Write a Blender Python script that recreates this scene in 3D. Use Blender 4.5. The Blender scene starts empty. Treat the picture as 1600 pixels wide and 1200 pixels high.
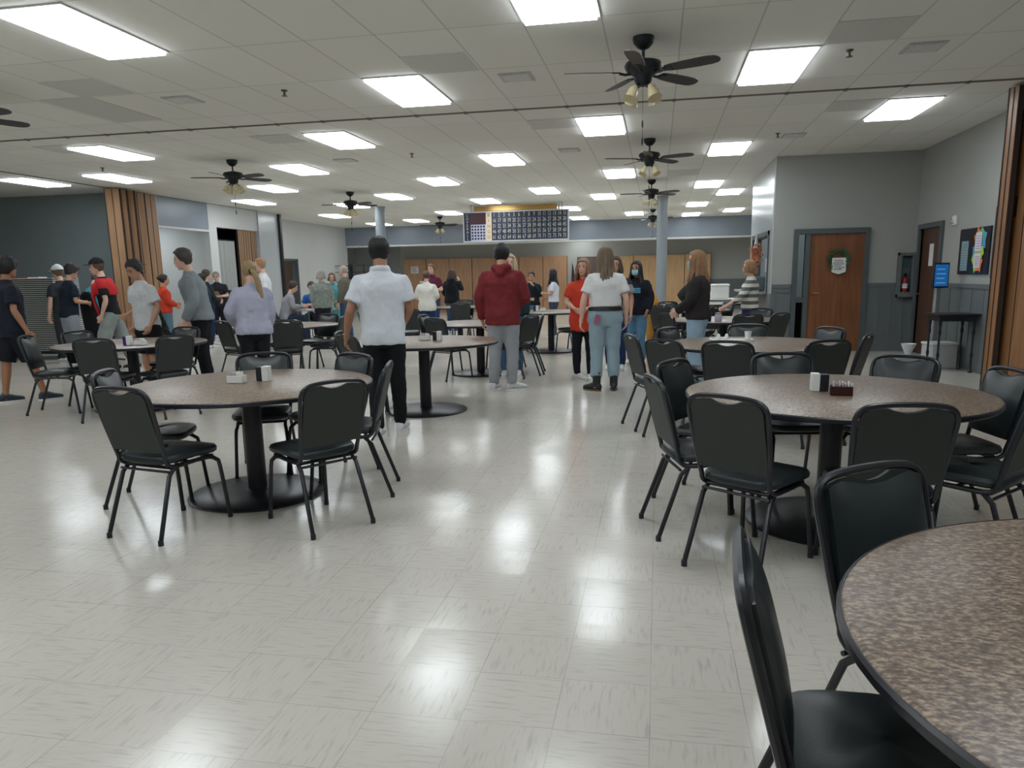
import bpy, bmesh, math, random
from mathutils import Vector, Matrix, Euler
random.seed(7)
sc = bpy.context.scene
COL = sc.collection
PI = math.pi
R = math.radians

# ------------------------------------------------------------------ camera, world, exposure
def build_camera():
    pitch, yaw, roll = R(10.7748), R(11.0431), R(-1.0748)
    fw = Vector((-math.sin(yaw)*math.cos(pitch), math.cos(yaw)*math.cos(pitch), -math.sin(pitch)))
    rt = Vector((math.cos(yaw), math.sin(yaw), 0)); up = rt.cross(fw)
    r2 = rt*math.cos(roll) + up*math.sin(roll); u2 = -rt*math.sin(roll) + up*math.cos(roll)
    m = Matrix(((r2.x, u2.x, -fw.x, 0), (r2.y, u2.y, -fw.y, 0), (r2.z, u2.z, -fw.z, 1.42), (0, 0, 0, 1)))
    cd = bpy.data.cameras.new('camera'); cam = bpy.data.objects.new('camera', cd); COL.objects.link(cam)
    cam.matrix_world = m
    cd.sensor_width = 36; cd.lens = 36*1167.87/1600; cd.shift_y = 53.0/1600; cd.clip_start = .02; cd.clip_end = 200
    sc.camera = cam
build_camera()
w = bpy.data.worlds.new('world'); sc.world = w; w.use_nodes = True
w.node_tree.nodes['Background'].inputs[0].default_value = (.6, .7, .8, 1)
w.node_tree.nodes['Background'].inputs[1].default_value = .02
sc.view_settings.view_transform = 'Standard'; sc.view_settings.look = 'None'
sc.view_settings.gamma = 1; sc.view_settings.use_curve_mapping = False
sc.view_settings.exposure = 0.45
PANEL = 8.5            # emission of the ceiling light diffusers
CZ = 3.349             # ceiling height

# ------------------------------------------------------------------ materials
def lin(c):
    return tuple((x/255/12.92 if x/255 <= .04045 else ((x/255+.055)/1.055)**2.4) for x in c)
MATS = {}
def mat(name, rgb, rough=.6, metal=0, spec=.5, noise=0, nscale=8, bump=0, bscale=60, coat=0, stretch=None, dark=.75):
    if name in MATS: return MATS[name]
    m = bpy.data.materials.new(name); m.use_nodes = True; nt = m.node_tree; b = nt.nodes['Principled BSDF']
    c = lin(rgb)
    b.inputs['Base Color'].default_value = (*c, 1); b.inputs['Roughness'].default_value = rough
    b.inputs['Metallic'].default_value = metal; b.inputs['Specular IOR Level'].default_value = spec
    if coat: b.inputs['Coat Weight'].default_value = coat; b.inputs['Coat Roughness'].default_value = .08
    tc = nt.nodes.new('ShaderNodeTexCoord'); src = tc.outputs['Object']
    if stretch:
        mp = nt.nodes.new('ShaderNodeMapping'); mp.inputs['Scale'].default_value = stretch
        nt.links.new(src, mp.inputs[0]); src = mp.outputs[0]
    n = nt.nodes.new('ShaderNodeTexNoise'); n.inputs['Scale'].default_value = nscale; n.inputs['Detail'].default_value = 4
    nt.links.new(src, n.inputs['Vector'])
    cr = nt.nodes.new('ShaderNodeValToRGB'); cr.color_ramp.elements[0].position = .3; cr.color_ramp.elements[1].position = .7
    k = 1-(noise or .04)
    cr.color_ramp.elements[0].color = (*[x*k for x in c], 1); cr.color_ramp.elements[1].color = (*c, 1)
    nt.links.new(n.outputs[0], cr.inputs[0]); nt.links.new(cr.outputs[0], b.inputs['Base Color'])
    if bump:
        n2 = nt.nodes.new('ShaderNodeTexNoise'); n2.inputs['Scale'].default_value = bscale; n2.inputs['Detail'].default_value = 3
        nt.links.new(src, n2.inputs['Vector'])
        bp = nt.nodes.new('ShaderNodeBump'); bp.inputs['Strength'].default_value = bump; bp.inputs['Distance'].default_value = .01
        nt.links.new(n2.outputs[0], bp.inputs['Height']); nt.links.new(bp.outputs[0], b.inputs['Normal'])
    MATS[name] = m
    return m
def emis(name, rgb, s):
    if name in MATS: return MATS[name]
    m = bpy.data.materials.new(name); m.use_nodes = True; nt = m.node_tree; b = nt.nodes['Principled BSDF']
    b.inputs['Base Color'].default_value = (.8, .8, .8, 1) if s > 1 else (.01, .02, .03, 1)
    b.inputs['Emission Color'].default_value = (*lin(rgb), 1); b.inputs['Emission Strength'].default_value = s
    MATS[name] = m
    return m
def N(nt, t, **kw):
    n = nt.nodes.new(t)
    for k, v in kw.items(): setattr(n, k, v)
    return n
def math_node(nt, op, a, b=None, c=None):
    n = nt.nodes.new('ShaderNodeMath'); n.operation = op
    for i, x in enumerate((a, b, c)):
        if x is None: continue
        if isinstance(x, (int, float)): n.inputs[i].default_value = x
        else: nt.links.new(x, n.inputs[i])
    return n.outputs[0]
def mixc(nt, f, a, b):
    n = nt.nodes.new('ShaderNodeMix'); n.data_type = 'RGBA'
    for s, x in ((0, f), (6, a), (7, b)):
        if isinstance(x, (int, float)): n.inputs[s].default_value = x
        elif isinstance(x, tuple): n.inputs[s].default_value = (*x, 1) if len(x) == 3 else x
        else: nt.links.new(x, n.inputs[s])
    return n.outputs[2]

def floor_material():
    m = bpy.data.materials.new('vinyl_tile_floor'); m.use_nodes = True; nt = m.node_tree; b = nt.nodes['Principled BSDF']
    tc = N(nt, 'ShaderNodeTexCoord'); sep = N(nt, 'ShaderNodeSeparateXYZ'); nt.links.new(tc.outputs['Object'], sep.inputs[0])
    T = .3048
    u = math_node(nt, 'DIVIDE', sep.outputs[0], T); v = math_node(nt, 'DIVIDE', sep.outputs[1], T)
    fu, fv = math_node(nt, 'FLOOR', u), math_node(nt, 'FLOOR', v)
    cu = math_node(nt, 'FRACT', u); cv = math_node(nt, 'FRACT', v)
    comb = N(nt, 'ShaderNodeCombineXYZ'); nt.links.new(fu, comb.inputs[0]); nt.links.new(fv, comb.inputs[1])
    wn = N(nt, 'ShaderNodeTexWhiteNoise'); nt.links.new(comb.outputs[0], wn.inputs[0])
    par = math_node(nt, 'PINGPONG', math_node(nt, 'ADD', fu, fv), 1.0)
    # streaks: run one way on even tiles and the other way on odd tiles
    s1 = N(nt, 'ShaderNodeMapping'); s1.inputs['Scale'].default_value = (70, 9, 1); nt.links.new(tc.outputs['Object'], s1.inputs[0])
    s2 = N(nt, 'ShaderNodeMapping'); s2.inputs['Scale'].default_value = (9, 70, 1); nt.links.new(tc.outputs['Object'], s2.inputs[0])
    n1 = N(nt, 'ShaderNodeTexNoise'); n1.inputs['Scale'].default_value = 1; n1.inputs['Detail'].default_value = 3; nt.links.new(s1.outputs[0], n1.inputs[0])
    n2 = N(nt, 'ShaderNodeTexNoise'); n2.inputs['Scale'].default_value = 1; n2.inputs['Detail'].default_value = 3; nt.links.new(s2.outputs[0], n2.inputs[0])
    mixn = N(nt, 'ShaderNodeMix'); nt.links.new(par, mixn.inputs[0]); nt.links.new(n1.outputs[0], mixn.inputs[2]); nt.links.new(n2.outputs[0], mixn.inputs[3])
    cr = N(nt, 'ShaderNodeValToRGB'); cr.color_ramp.elements[0].position = .26; cr.color_ramp.elements[0].color = (*lin((182, 178, 168)), 1)
    cr.color_ramp.elements[1].position = .48; cr.color_ramp.elements[1].color = (*lin((204, 198, 188)), 1)
    nt.links.new(mixn.outputs[0], cr.inputs[0])
    big = N(nt, 'ShaderNodeTexNoise'); big.inputs['Scale'].default_value = 1.1; big.inputs['Detail'].default_value = 3; nt.links.new(tc.outputs['Object'], big.inputs[0])
    var = math_node(nt, 'ADD', math_node(nt, 'MULTIPLY', wn.outputs[0], .05), math_node(nt, 'MULTIPLY', big.outputs[0], .12))
    col = mixc(nt, var, cr.outputs[0], lin((150, 143, 130)))
    def edge(c): return math_node(nt, 'LESS_THAN', math_node(nt, 'MINIMUM', c, math_node(nt, 'SUBTRACT', 1.0, c)), .006)
    wn2 = N(nt, 'ShaderNodeTexNoise'); wn2.inputs['Scale'].default_value = 2.2; nt.links.new(tc.outputs['Object'], wn2.inputs[0])
    e = math_node(nt, 'MULTIPLY', math_node(nt, 'MAXIMUM', edge(cu), edge(cv)), math_node(nt, 'MULTIPLY', math_node(nt, 'POWER', wn2.outputs[0], 2.0), 1.1))
    col = mixc(nt, e, col, lin((110, 100, 88)))
    nt.links.new(col, b.inputs['Base Color'])
    rr = math_node(nt, 'ADD', .12, math_node(nt, 'MULTIPLY', big.outputs[0], .13)); nt.links.new(rr, b.inputs['Roughness'])
    b.inputs['Specular IOR Level'].default_value = .68
    nb = N(nt, 'ShaderNodeTexNoise'); nb.inputs['Scale'].default_value = 5; nb.inputs['Detail'].default_value = 2; nt.links.new(tc.outputs['Object'], nb.inputs[0])
    bp = N(nt, 'ShaderNodeBump'); bp.inputs['Strength'].default_value = .05; bp.inputs['Distance'].default_value = .02
    hh = math_node(nt, 'ADD', nb.outputs[0], math_node(nt, 'MULTIPLY', wn.outputs[0], .0)); nt.links.new(hh, bp.inputs['Height'])
    # every tile lies at a very slightly different tilt
    sub = N(nt, 'ShaderNodeVectorMath', operation='SUBTRACT'); nt.links.new(wn.outputs[1], sub.inputs[0]); sub.inputs[1].default_value = (.5, .5, .5)
    scl = N(nt, 'ShaderNodeVectorMath', operation='MULTIPLY'); nt.links.new(sub.outputs[0], scl.inputs[0]); scl.inputs[1].default_value = (.016, .016, 0)
    addn = N(nt, 'ShaderNodeVectorMath', operation='ADD'); nt.links.new(bp.outputs[0], addn.inputs[0]); nt.links.new(scl.outputs[0], addn.inputs[1])
    nrm_ = N(nt, 'ShaderNodeVectorMath', operation='NORMALIZE'); nt.links.new(addn.outputs[0], nrm_.inputs[0])
    nt.links.new(nrm_.outputs[0], b.inputs['Normal'])
    return m
def ceiling_material():
    m = bpy.data.materials.new('acoustic_tile_ceiling'); m.use_nodes = True; nt = m.node_tree; b = nt.nodes['Principled BSDF']
    tc = N(nt, 'ShaderNodeTexCoord'); sep = N(nt, 'ShaderNodeSeparateXYZ'); nt.links.new(tc.outputs['Object'], sep.inputs[0])
    u = math_node(nt, 'DIVIDE', math_node(nt, 'ADD', sep.outputs[0], 4.7234+60*.6096), .6096)
    v = math_node(nt, 'DIVIDE', math_node(nt, 'ADD', sep.outputs[1], -10.449+.6094+1.21875*40), 1.21875)
    cu, cv = math_node(nt, 'FRACT', u), math_node(nt, 'FRACT', v)
    eu = math_node(nt, 'LESS_THAN', math_node(nt, 'MINIMUM', cu, math_node(nt, 'SUBTRACT', 1.0, cu)), .011)
    ev = math_node(nt, 'LESS_THAN', math_node(nt, 'MINIMUM', cv, math_node(nt, 'SUBTRACT', 1.0, cv)), .0055)
    e = math_node(nt, 'MAXIMUM', eu, ev)
    comb = N(nt, 'ShaderNodeCombineXYZ'); nt.links.new(math_node(nt, 'FLOOR', u), comb.inputs[0]); nt.links.new(math_node(nt, 'FLOOR', v), comb.inputs[1])
    wn = N(nt, 'ShaderNodeTexWhiteNoise'); nt.links.new(comb.outputs[0], wn.inputs[0])
    base = mixc(nt, wn.outputs[0], lin((238, 237, 229)), lin((243, 242, 235)))
    col = mixc(nt, math_node(nt, 'MULTIPLY', e, .42), base, lin((150, 150, 146)))
    nt.links.new(col, b.inputs['Base Color']); b.inputs['Roughness'].default_value = .85; b.inputs['Specular IOR Level'].default_value = .2
    n = N(nt, 'ShaderNodeTexNoise'); n.inputs['Scale'].default_value = 120; nt.links.new(tc.outputs['Object'], n.inputs[0])
    bp = N(nt, 'ShaderNodeBump'); bp.inputs['Strength'].default_value = .12; bp.inputs['Distance'].default_value = .004
    h = math_node(nt, 'SUBTRACT', n.outputs[0], math_node(nt, 'MULTIPLY', e, .5)); nt.links.new(h, bp.inputs['Height']); nt.links.new(bp.outputs[0], b.inputs['Normal'])
    return m
def laminate_material():
    m = bpy.data.materials.new('brown_speckled_laminate'); m.use_nodes = True; nt = m.node_tree; b = nt.nodes['Principled BSDF']
    tc = N(nt, 'ShaderNodeTexCoord'); mp = N(nt, 'ShaderNodeMapping'); mp.inputs['Scale'].default_value = (1, 1.7, 1); nt.links.new(tc.outputs['Object'], mp.inputs[0])
    n1 = N(nt, 'ShaderNodeTexNoise'); n1.inputs['Scale'].default_value = 66; n1.inputs['Detail'].default_value = 4; n1.inputs['Roughness'].default_value = .62; nt.links.new(mp.outputs[0], n1.inputs[0])
    cr = N(nt, 'ShaderNodeValToRGB'); cr.color_ramp.elements[0].position = .36; cr.color_ramp.elements[0].color = (*lin((80, 67, 59)), 1)
    cr.color_ramp.elements[1].position = .66; cr.color_ramp.elements[1].color = (*lin((168, 148, 128)), 1)
    x = cr.color_ramp.elements.new(.5); x.color = (*lin((116, 98, 84)), 1)
    nt.links.new(n1.outputs[0], cr.inputs[0]); nt.links.new(cr.outputs[0], b.inputs['Base Color'])
    b.inputs['Roughness'].default_value = .36; b.inputs['Specular IOR Level'].default_value = .4
    MATS['laminate'] = m
    return m
def wood_material(name, c1, c2, rough=.4):
    m = bpy.data.materials.new(name); m.use_nodes = True; nt = m.node_tree; b = nt.nodes['Principled BSDF']
    tc = N(nt, 'ShaderNodeTexCoord'); mp = N(nt, 'ShaderNodeMapping'); mp.inputs['Scale'].default_value = (14, 14, 1.1); nt.links.new(tc.outputs['Object'], mp.inputs[0])
    n1 = N(nt, 'ShaderNodeTexNoise'); n1.inputs['Scale'].default_value = 1.3; n1.inputs['Detail'].default_value = 6; nt.links.new(mp.outputs[0], n1.inputs[0])
    cr = N(nt, 'ShaderNodeValToRGB'); cr.color_ramp.elements[0].position = .3; cr.color_ramp.elements[0].color = (*lin(c1), 1)
    cr.color_ramp.elements[1].position = .72; cr.color_ramp.elements[1].color = (*lin(c2), 1)
    nt.links.new(n1.outputs[0], cr.inputs[0]); nt.links.new(cr.outputs[0], b.inputs['Base Color']); b.inputs['Roughness'].default_value = rough
    MATS[name] = m
    return m
def stripe_material(name, c1, c2, period, axis=2, duty=.5, rough=.8):
    m = bpy.data.materials.new(name); m.use_nodes = True; nt = m.node_tree; b = nt.nodes['Principled BSDF']
    tc = N(nt, 'ShaderNodeTexCoord'); sep = N(nt, 'ShaderNodeSeparateXYZ'); nt.links.new(tc.outputs['Object'], sep.inputs[0])
    f = math_node(nt, 'FRACT', math_node(nt, 'DIVIDE', math_node(nt, 'ADD', sep.outputs[axis], 10.0), period))
    k = math_node(nt, 'LESS_THAN', f, duty)
    nt.links.new(mixc(nt, k, lin(c1), lin(c2)), b.inputs['Base Color']); b.inputs['Roughness'].default_value = rough
    MATS[name] = m
    return m

M_FLOOR = floor_material(); M_CEIL = ceiling_material(); M_LAM = laminate_material()
M_WALL = mat('greige_wall_paint', (168, 169, 164), .5, noise=.04, nscale=2)
M_WALLG = mat('glossy_light_wall_paint', (186, 190, 192), .22, noise=.03, nscale=2)
M_WAIN = mat('slate_wainscot_paint', (104, 110, 112), .5, noise=.06, nscale=3)
M_HEAD = mat('blue_grey_header_paint', (138, 147, 158), .32, noise=.06, nscale=1.5)
M_DARKWALL = mat('dark_teal_wall_paint', (128, 138, 140), .6, noise=.05, nscale=2)
M_WHITEWALL = mat('white_wall_paint', (206, 207, 205), .5, noise=.03, nscale=2)
M_TRIM = mat('white_trim_paint', (214, 214, 208), .4)
M_COLM = mat('grey_column_paint', (140, 147, 152), .35)
M_DOOR = wood_material('red_brown_door_wood', (116, 72, 44), (142, 90, 58), .35)
M_DOORD = wood_material('dark_brown_door_wood', (78, 52, 40), (98, 66, 50), .4)
M_CAB = wood_material('orange_cabinet_wood', (166, 126, 94), (190, 148, 112), .4)
M_CABR = wood_material('golden_cabinet_wood', (186, 148, 104), (208, 168, 122), .4)
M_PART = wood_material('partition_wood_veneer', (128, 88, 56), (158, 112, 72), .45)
M_PARTL = wood_material('lit_partition_veneer', (146, 110, 80), (172, 134, 100), .45)  # paler copy of the partition veneer, brighter light put into its colour
M_GROOVE = mat('dark_brown_groove', (44, 26, 16), .7)
M_FRAME = mat('grey_door_frame_paint', (84, 90, 92), .4)
M_BLACK = mat('black_powder_coat', (33, 34, 40), .35, spec=.5)
M_VINYL = mat('black_vinyl', (32, 40, 43), .36, spec=.55, bump=.05, bscale=180)
M_VINYLB = mat('black_textured_back_panel', (42, 47, 45), .55, bump=.06, bscale=250)
M_STEEL = mat('brushed_steel', (170, 170, 168), .3, metal=1)
M_CHROME = mat('polished_chrome', (210, 210, 210), .12, metal=1)
M_WHITE = mat('white_plastic', (226, 226, 222), .4)
M_PAPER = mat('white_paper', (228, 228, 224), .8)
M_INK = mat('grey_print', (96, 98, 104), .8)
M_BRASS = mat('dull_brass', (176, 140, 84), .3, metal=.9)
M_GLASSY = mat('frosted_amber_glass', (214, 200, 160), .25, noise=.12, nscale=20)
M_FANB = mat('dark_bronze', (34, 38, 42), .4, metal=.3)
M_BLADE = mat('dark_walnut_blade', (62, 56, 56), .5, noise=.2, nscale=10, stretch=(1, 8, 1))
M_PERF = mat('perforated_grey_tile', (219, 219, 213), .8, noise=.10, nscale=150)
M_VENT = mat('vent_grey_metal', (236, 236, 232), .6, noise=.15, nscale=40)
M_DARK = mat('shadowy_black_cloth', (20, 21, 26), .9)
M_TEXTL = mat('pale_numerals', (206, 208, 192), .6)
M_NAVY = mat('navy_board_face', (34, 40, 66), .4)

# ------------------------------------------------------------------ mesh helpers
class MB:
    def __init__(s): s.v = []; s.f = []; s.mi = []; s.cur = 0
    def add(s, vs, fs):
        o = len(s.v); s.v += [tuple(p) for p in vs]; s.f += [tuple(i+o for i in f) for f in fs]; s.mi += [s.cur]*len(fs)
    def box(s, a, b, m=None):
        (x0, y0, z0), (x1, y1, z1) = a, b
        vs = [(x0, y0, z0), (x1, y0, z0), (x1, y1, z0), (x0, y1, z0), (x0, y0, z1), (x1, y0, z1), (x1, y1, z1), (x0, y1, z1)]
        if m is not None: vs = [m @ Vector(p) for p in vs]
        s.add(vs, [(0, 3, 2, 1), (4, 5, 6, 7), (0, 1, 5, 4), (1, 2, 6, 5), (2, 3, 7, 6), (3, 0, 4, 7)]); return s
    def rings(s, rs, cap=True, close=True):
        n = len(rs[0]); vs = [p for r in rs for p in r]; fs = []
        for i in range(len(rs)-1):
            for j in range(n if close else n-1):
                a = i*n+j; b = i*n+(j+1) % n; fs.append((a, b, b+n, a+n))
        if cap: fs.append(tuple(range(n))[::-1]); fs.append(tuple((len(rs)-1)*n+j for j in range(n)))
        s.add(vs, fs); return s
    def tube(s, pts, r, n=8, smooth=0, flat=1.0, side=None):
        pts = [Vector(p) for p in pts]; rr = r if isinstance(r, (list, tuple)) else [r]*len(pts)
        if smooth: pts, rr = catmull(pts, rr, smooth)
        rs = []; up = None
        for i, p in enumerate(pts):
            d = (pts[min(i+1, len(pts)-1)]-pts[max(i-1, 0)])
            if d.length < 1e-9: d = Vector((0, 0, 1))
            d.normalize()
            if side is not None: a = Vector(side) - d*d.dot(Vector(side))
            elif up is None: a = d.orthogonal()
            else: a = up - d*d.dot(up)
            if a.length < 1e-6: a = d.orthogonal()
            a.normalize(); up = a; b = d.cross(a)
            rs.append([p + a*rr[i]*math.cos(2*PI*k/n) + b*rr[i]*flat*math.sin(2*PI*k/n) for k in range(n)])
        return s.rings(rs)
    def lathe(s, prof, c=(0, 0, 0), n=24, cap=True):
        rs = [[(c[0]+r*math.cos(2*PI*k/n), c[1]+r*math.sin(2*PI*k/n), c[2]+z) for k in range(n)] for r, z in prof]
        return s.rings(rs, cap)
    def cyl(s, c, r, z0, z1, n=20): return s.lathe([(r, z0), (r, z1)], (c[0], c[1], 0), n)
    def ell(s, c, r, n=14, m=10):
        rs = []
        for i in range(1, m):
            t = PI*i/m
            rs.append([(c[0]+r[0]*math.sin(t)*math.cos(2*PI*k/n), c[1]+r[1]*math.sin(t)*math.sin(2*PI*k/n), c[2]-r[2]*math.cos(t)) for k in range(n)])
        return s.rings(rs)
    def prism(s, pts, h, m=None):      # pts in XZ, thickness along Y 0..h
        n = len(pts); vs = [(x, 0, z) for x, z in pts]+[(x, h, z) for x, z in pts]
        if m is not None: vs = [m @ Vector(p) for p in vs]
        fs = [tuple(range(n)), tuple(range(2*n-1, n-1, -1))]+[(i, i+n, (i+1) % n+n, (i+1) % n) for i in range(n)]
        s.add(vs, fs); return s
    def mesh(s, name, mats, smooth=True):
        me = bpy.data.meshes.new(name); me.from_pydata(s.v, [], s.f)
        for m in (mats if isinstance(mats, (list, tuple)) else [mats]): me.materials.append(m)
        me.polygons.foreach_set('material_index', s.mi)
        bm = bmesh.new(); bm.from_mesh(me); bmesh.ops.recalc_face_normals(bm, faces=bm.faces); bm.to_mesh(me); bm.free()
        if smooth:
            me.polygons.foreach_set('use_smooth', [True]*len(me.polygons))
            me.set_sharp_from_angle(angle=R(40))
        me.update()
        return me
    def build(s, name, mats, parent=None, loc=None, bevel=0, smooth=True):
        o = bpy.data.objects.new(name, s.mesh(name, mats, smooth)); COL.objects.link(o)
        if parent is not None: o.parent = parent
        if loc is not None: o.location = loc
        if bevel:
            b = o.modifiers.new('bevel', 'BEVEL'); b.width = bevel; b.segments = 2; b.limit_method = 'ANGLE'
        return o
def catmull(pts, rr, k):
    P = [pts[0]]+pts+[pts[-1]]; Q = [rr[0]]+rr+[rr[-1]]; op = []; orr = []
    for i in range(1, len(P)-2):
        for j in range(k):
            t = j/k; t2 = t*t; t3 = t2*t
            f = lambda a, b, c, d: .5*((2*b)+(c-a)*t+(2*a-5*b+4*c-d)*t2+(3*b-a-3*c+d)*t3)
            op.append(f(P[i-1], P[i], P[i+1], P[i+2])); orr.append(max(.0005, f(Q[i-1], Q[i], Q[i+1], Q[i+2])))
    op.append(pts[-1]); orr.append(rr[-1])
    return op, orr
def tag(o, label=None, cat=None, group=None, kind=None):
    if label: o['label'] = label
    if cat: o['category'] = cat
    if group: o['group'] = group
    if kind: o['kind'] = kind
    return o
def empty(name, loc=(0, 0, 0), rz=0, label=None, cat=None, group=None):
    o = bpy.data.objects.new(name, None); COL.objects.link(o); o.location = loc; o.rotation_euler = (0, 0, rz); o.empty_display_size = .1
    return tag(o, label, cat, group)
def struct(name, mb, m, bevel=0, smooth=False): return tag(mb.build(name, m, bevel=bevel, smooth=smooth), kind='structure')
def copy_tree(o, parent=None):
    c = o.copy(); COL.objects.link(c); c.parent = parent
    for ch in KIDS.get(o.name, []): copy_tree(ch, c)
    return c
KIDS = {}
def register(root):
    for o in list(bpy.data.objects):
        if o.parent is not None: KIDS.setdefault(o.parent.name, []) 
    KIDS.clear()
    for o in bpy.data.objects:
        if o.parent is not None: KIDS.setdefault(o.parent.name, []).append(o)
def text_mb(mb, s, x, z, size, y=0.0, sx=1.0, depth=.0, align='CENTER', mtx=None):
    cu = bpy.data.curves.new('t', 'FONT'); cu.body = s; cu.size = size; cu.align_x = align; cu.align_y = 'CENTER'; cu.resolution_u = 2
    ob = bpy.data.objects.new('t', cu); COL.objects.link(ob)
    dg = bpy.context.evaluated_depsgraph_get(); dg.update(); me = bpy.data.meshes.new_from_object(ob.evaluated_get(dg))
    vs = [Vector((x+v.co.x*sx, y, z+v.co.y)) for v in me.vertices]
    if mtx is not None: vs = [mtx @ p for p in vs]
    mb.add(vs, [tuple(p.vertices) for p in me.polygons])
    bpy.data.objects.remove(ob); bpy.data.curves.remove(cu); bpy.data.meshes.remove(me)

# ------------------------------------------------------------------ room shell
XL, XR, YB, YA = -11.13, 4.3, -4.0, 14.1      # partition line, right wall, wall behind the camera, door wall
struct('floor', MB().box((-20, -4.2, -.1), (8, 40, 0)), M_FLOOR)
struct('ceiling', MB().box((-20, -4.2, CZ), (8, 28.2, CZ+.1)), M_CEIL)
struct('ceiling', MB().box((-20, 28.5, 2.95), (8, 40, 3.05)), M_CEIL)
struct('wall_behind', MB().box((-20, -4.2, 0), (8, -4, CZ)), M_WALL)
struct('wall_far_left', MB().box((-20.2, -4, 0), (-20, 40, CZ)), M_DARKWALL)
struct('wall_alcove', MB().box((-20, 14.9, 0), (XL-.25, 15.1, CZ)), M_DARKWALL)
# right wall with a door opening (Y 12.95 .. 13.85)
wr = MB(); wr.box((XR, -4, 0), (XR+.15, 12.9, CZ)); wr.box((XR, 13.85, 0), (XR+.15, YA+.15, CZ)); wr.box((XR, 12.9, 2.06), (XR+.15, 13.85, CZ))
struct('wall_right', wr, M_WALL)
ww = MB()
for y0, y1 in ((-4, 12.82), (13.93, YA)):
    ww.box((XR-.02, y0, 0), (XR-.002, y1, 1.13)); ww.box((XR-.035, y0, 1.13), (XR-.002, y1, 1.19))
    y = y0+.3
    while y < y1: ww.box((XR-.026, y, .12), (XR-.018, y+.02, 1.12)); y += .4
struct('trim_right_wainscot', ww, M_WAIN)
# door wall (faces the camera): X 1.98..4.3, opening X 2.40..3.48
wd = MB(); wd.box((1.98, YA, 0), (2.40, YA+.15, CZ)); wd.box((3.48, YA, 0), (XR, YA+.15, CZ)); wd.box((2.40, YA, 2.04), (3.48, YA+.15, CZ))
struct('wall_back_right', wd, M_WALL)
wq = MB()
for x0, x1 in ((1.985, 2.31), (3.57, 4.3)):
    wq.box((x0, YA-.02, 0), (x1, YA-.001, 1.12)); wq.box((x0, YA-.035, 1.12), (x1, YA-.001, 1.18))
wq.box((2.06, YA-.03, .12), (2.08, YA-.019, 1.05)); wq.box((2.06, YA-.03, 1.03), (2.30, YA-.019, 1.05))
for x in (3.75, 3.95, 4.15): wq.box((x, YA-.03, .1), (x+.02, YA-.019, 1.05))
wq.box((1.962, YA, 0), (1.979, 16.9, 1.02))
struct('trim_door_wall_wainscot', wq, M_WAIN)
# kitchen block side wall (faces the hall) with a serving window Y 14.62..16.75, Z 1.05..2.08
wk = MB(); wk.box((1.98, YA+.15, 0), (2.13, 17.4, 1.05)); wk.box((1.98, YA+.15, 2.08), (2.13, 17.4, CZ)); wk.box((1.98, YA+.15, 1.05), (2.13, 14.62, 2.08)); wk.box((1.98, 16.9, 1.05), (2.13, 17.4, 2.08))
wk.box((2.13, 17.25, 0), (4.6, 17.4, CZ))
struct('wall_kitchen_side', wk, M_WALLG)
ki = MB(); ki.box((4.45, YA+.15, 0), (4.6, 17.25, CZ)); struct('wall_kitchen_inner', ki, M_DARKWALL)
wf = MB()
for a, b in (((1.955, 14.56, 1.0), (2.14, 14.64, 2.14)), ((1.955, 16.88, 1.0), (2.14, 16.96, 2.14)), ((1.955, 14.56, 2.06), (2.14, 16.96, 2.14))): wf.box(a, b)
struct('window_1', wf, M_FRAME)
ct = MB().box((1.62, 14.5, 1.0), (1.955, 16.98, 1.045)); o = ct.build('serving_counter', mat('grey_ledge', (150, 152, 150), .4), bevel=.008)
tag(o, 'pale ledge below the kitchen serving window in the side wall', 'counter')
struct('wall_side_room_right', MB().box((4.6, 17.4, 0), (4.75, 40, CZ)), M_WALL)
# left side
struct('wall_left_header', MB().box((XL-.15, 15.62, 2.68), (XL, 17.6, CZ)), M_HEAD)
struct('trim_left_header', MB().box((XL-.16, 15.62, 2.64), (XL+.012, 17.6, 2.69)), M_TRIM)
struct('trim_left_post', MB().box((XL-.15, 15.42, 0), (XL+.02, 15.62, CZ)), M_WHITEWALL)
lw = MB(); lw.box((XL-.15, 17.6, 0), (XL+.01, 17.95, CZ)); lw.box((XL-.15, 17.95, 2.78), (XL+.01, 20.0, CZ))
struct('wall_left', lw, M_WHITEWALL)
pl = MB(); pl.box((XL-.15, 20.0, 0), (XL+.05, 21.25, CZ)); pl.box((XL-1.0, 21.25, 0), (XL+.05, 21.35, CZ)); struct('wall_left_pier', pl, M_WALLG)
struct('trim_partition_jamb', MB().box((XL+.05, 21.1, 0), (XL+.13, 21.2, CZ-.02)), M_BLACK)
wl2 = MB(); wl2.box((-12.1, 21.35, 0), (-11.95, 22.85, CZ)); wl2.box((-12.1, 23.95, 0), (-11.95, 28.1, CZ)); wl2.box((-12.1, 22.85, 2.08), (-11.95, 23.95, CZ))
wl2.box((-14.6, 28.1, 0), (-11.95, 28.2, CZ))
struct('wall_left_recess', wl2, M_WHITEWALL)
df = MB(); df.box((-12.12, 22.85, 0), (-11.92, 22.93, 2.10)); df.box((-12.12, 23.87, 0), (-11.92, 23.95, 2.10)); df.box((-12.12, 22.85, 2.03), (-11.92, 23.95, 2.10))
struct('door_3', df, M_FRAME)
sr = MB(); sr.box((-14.6, 15.1, 0), (-14.45, 28.1, CZ)); sr.box((-14.5, 15.12, 2.9), (XL-.15, 21.2, 2.95)); struct('wall_side_room', sr, M_WHITEWALL)
sb = MB(); sb.box((-14.45, 17.75, 0), (XL-.15, 17.85, 2.9)); struct('wall_side_room_divider', sb, M_WHITEWALL)
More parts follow.
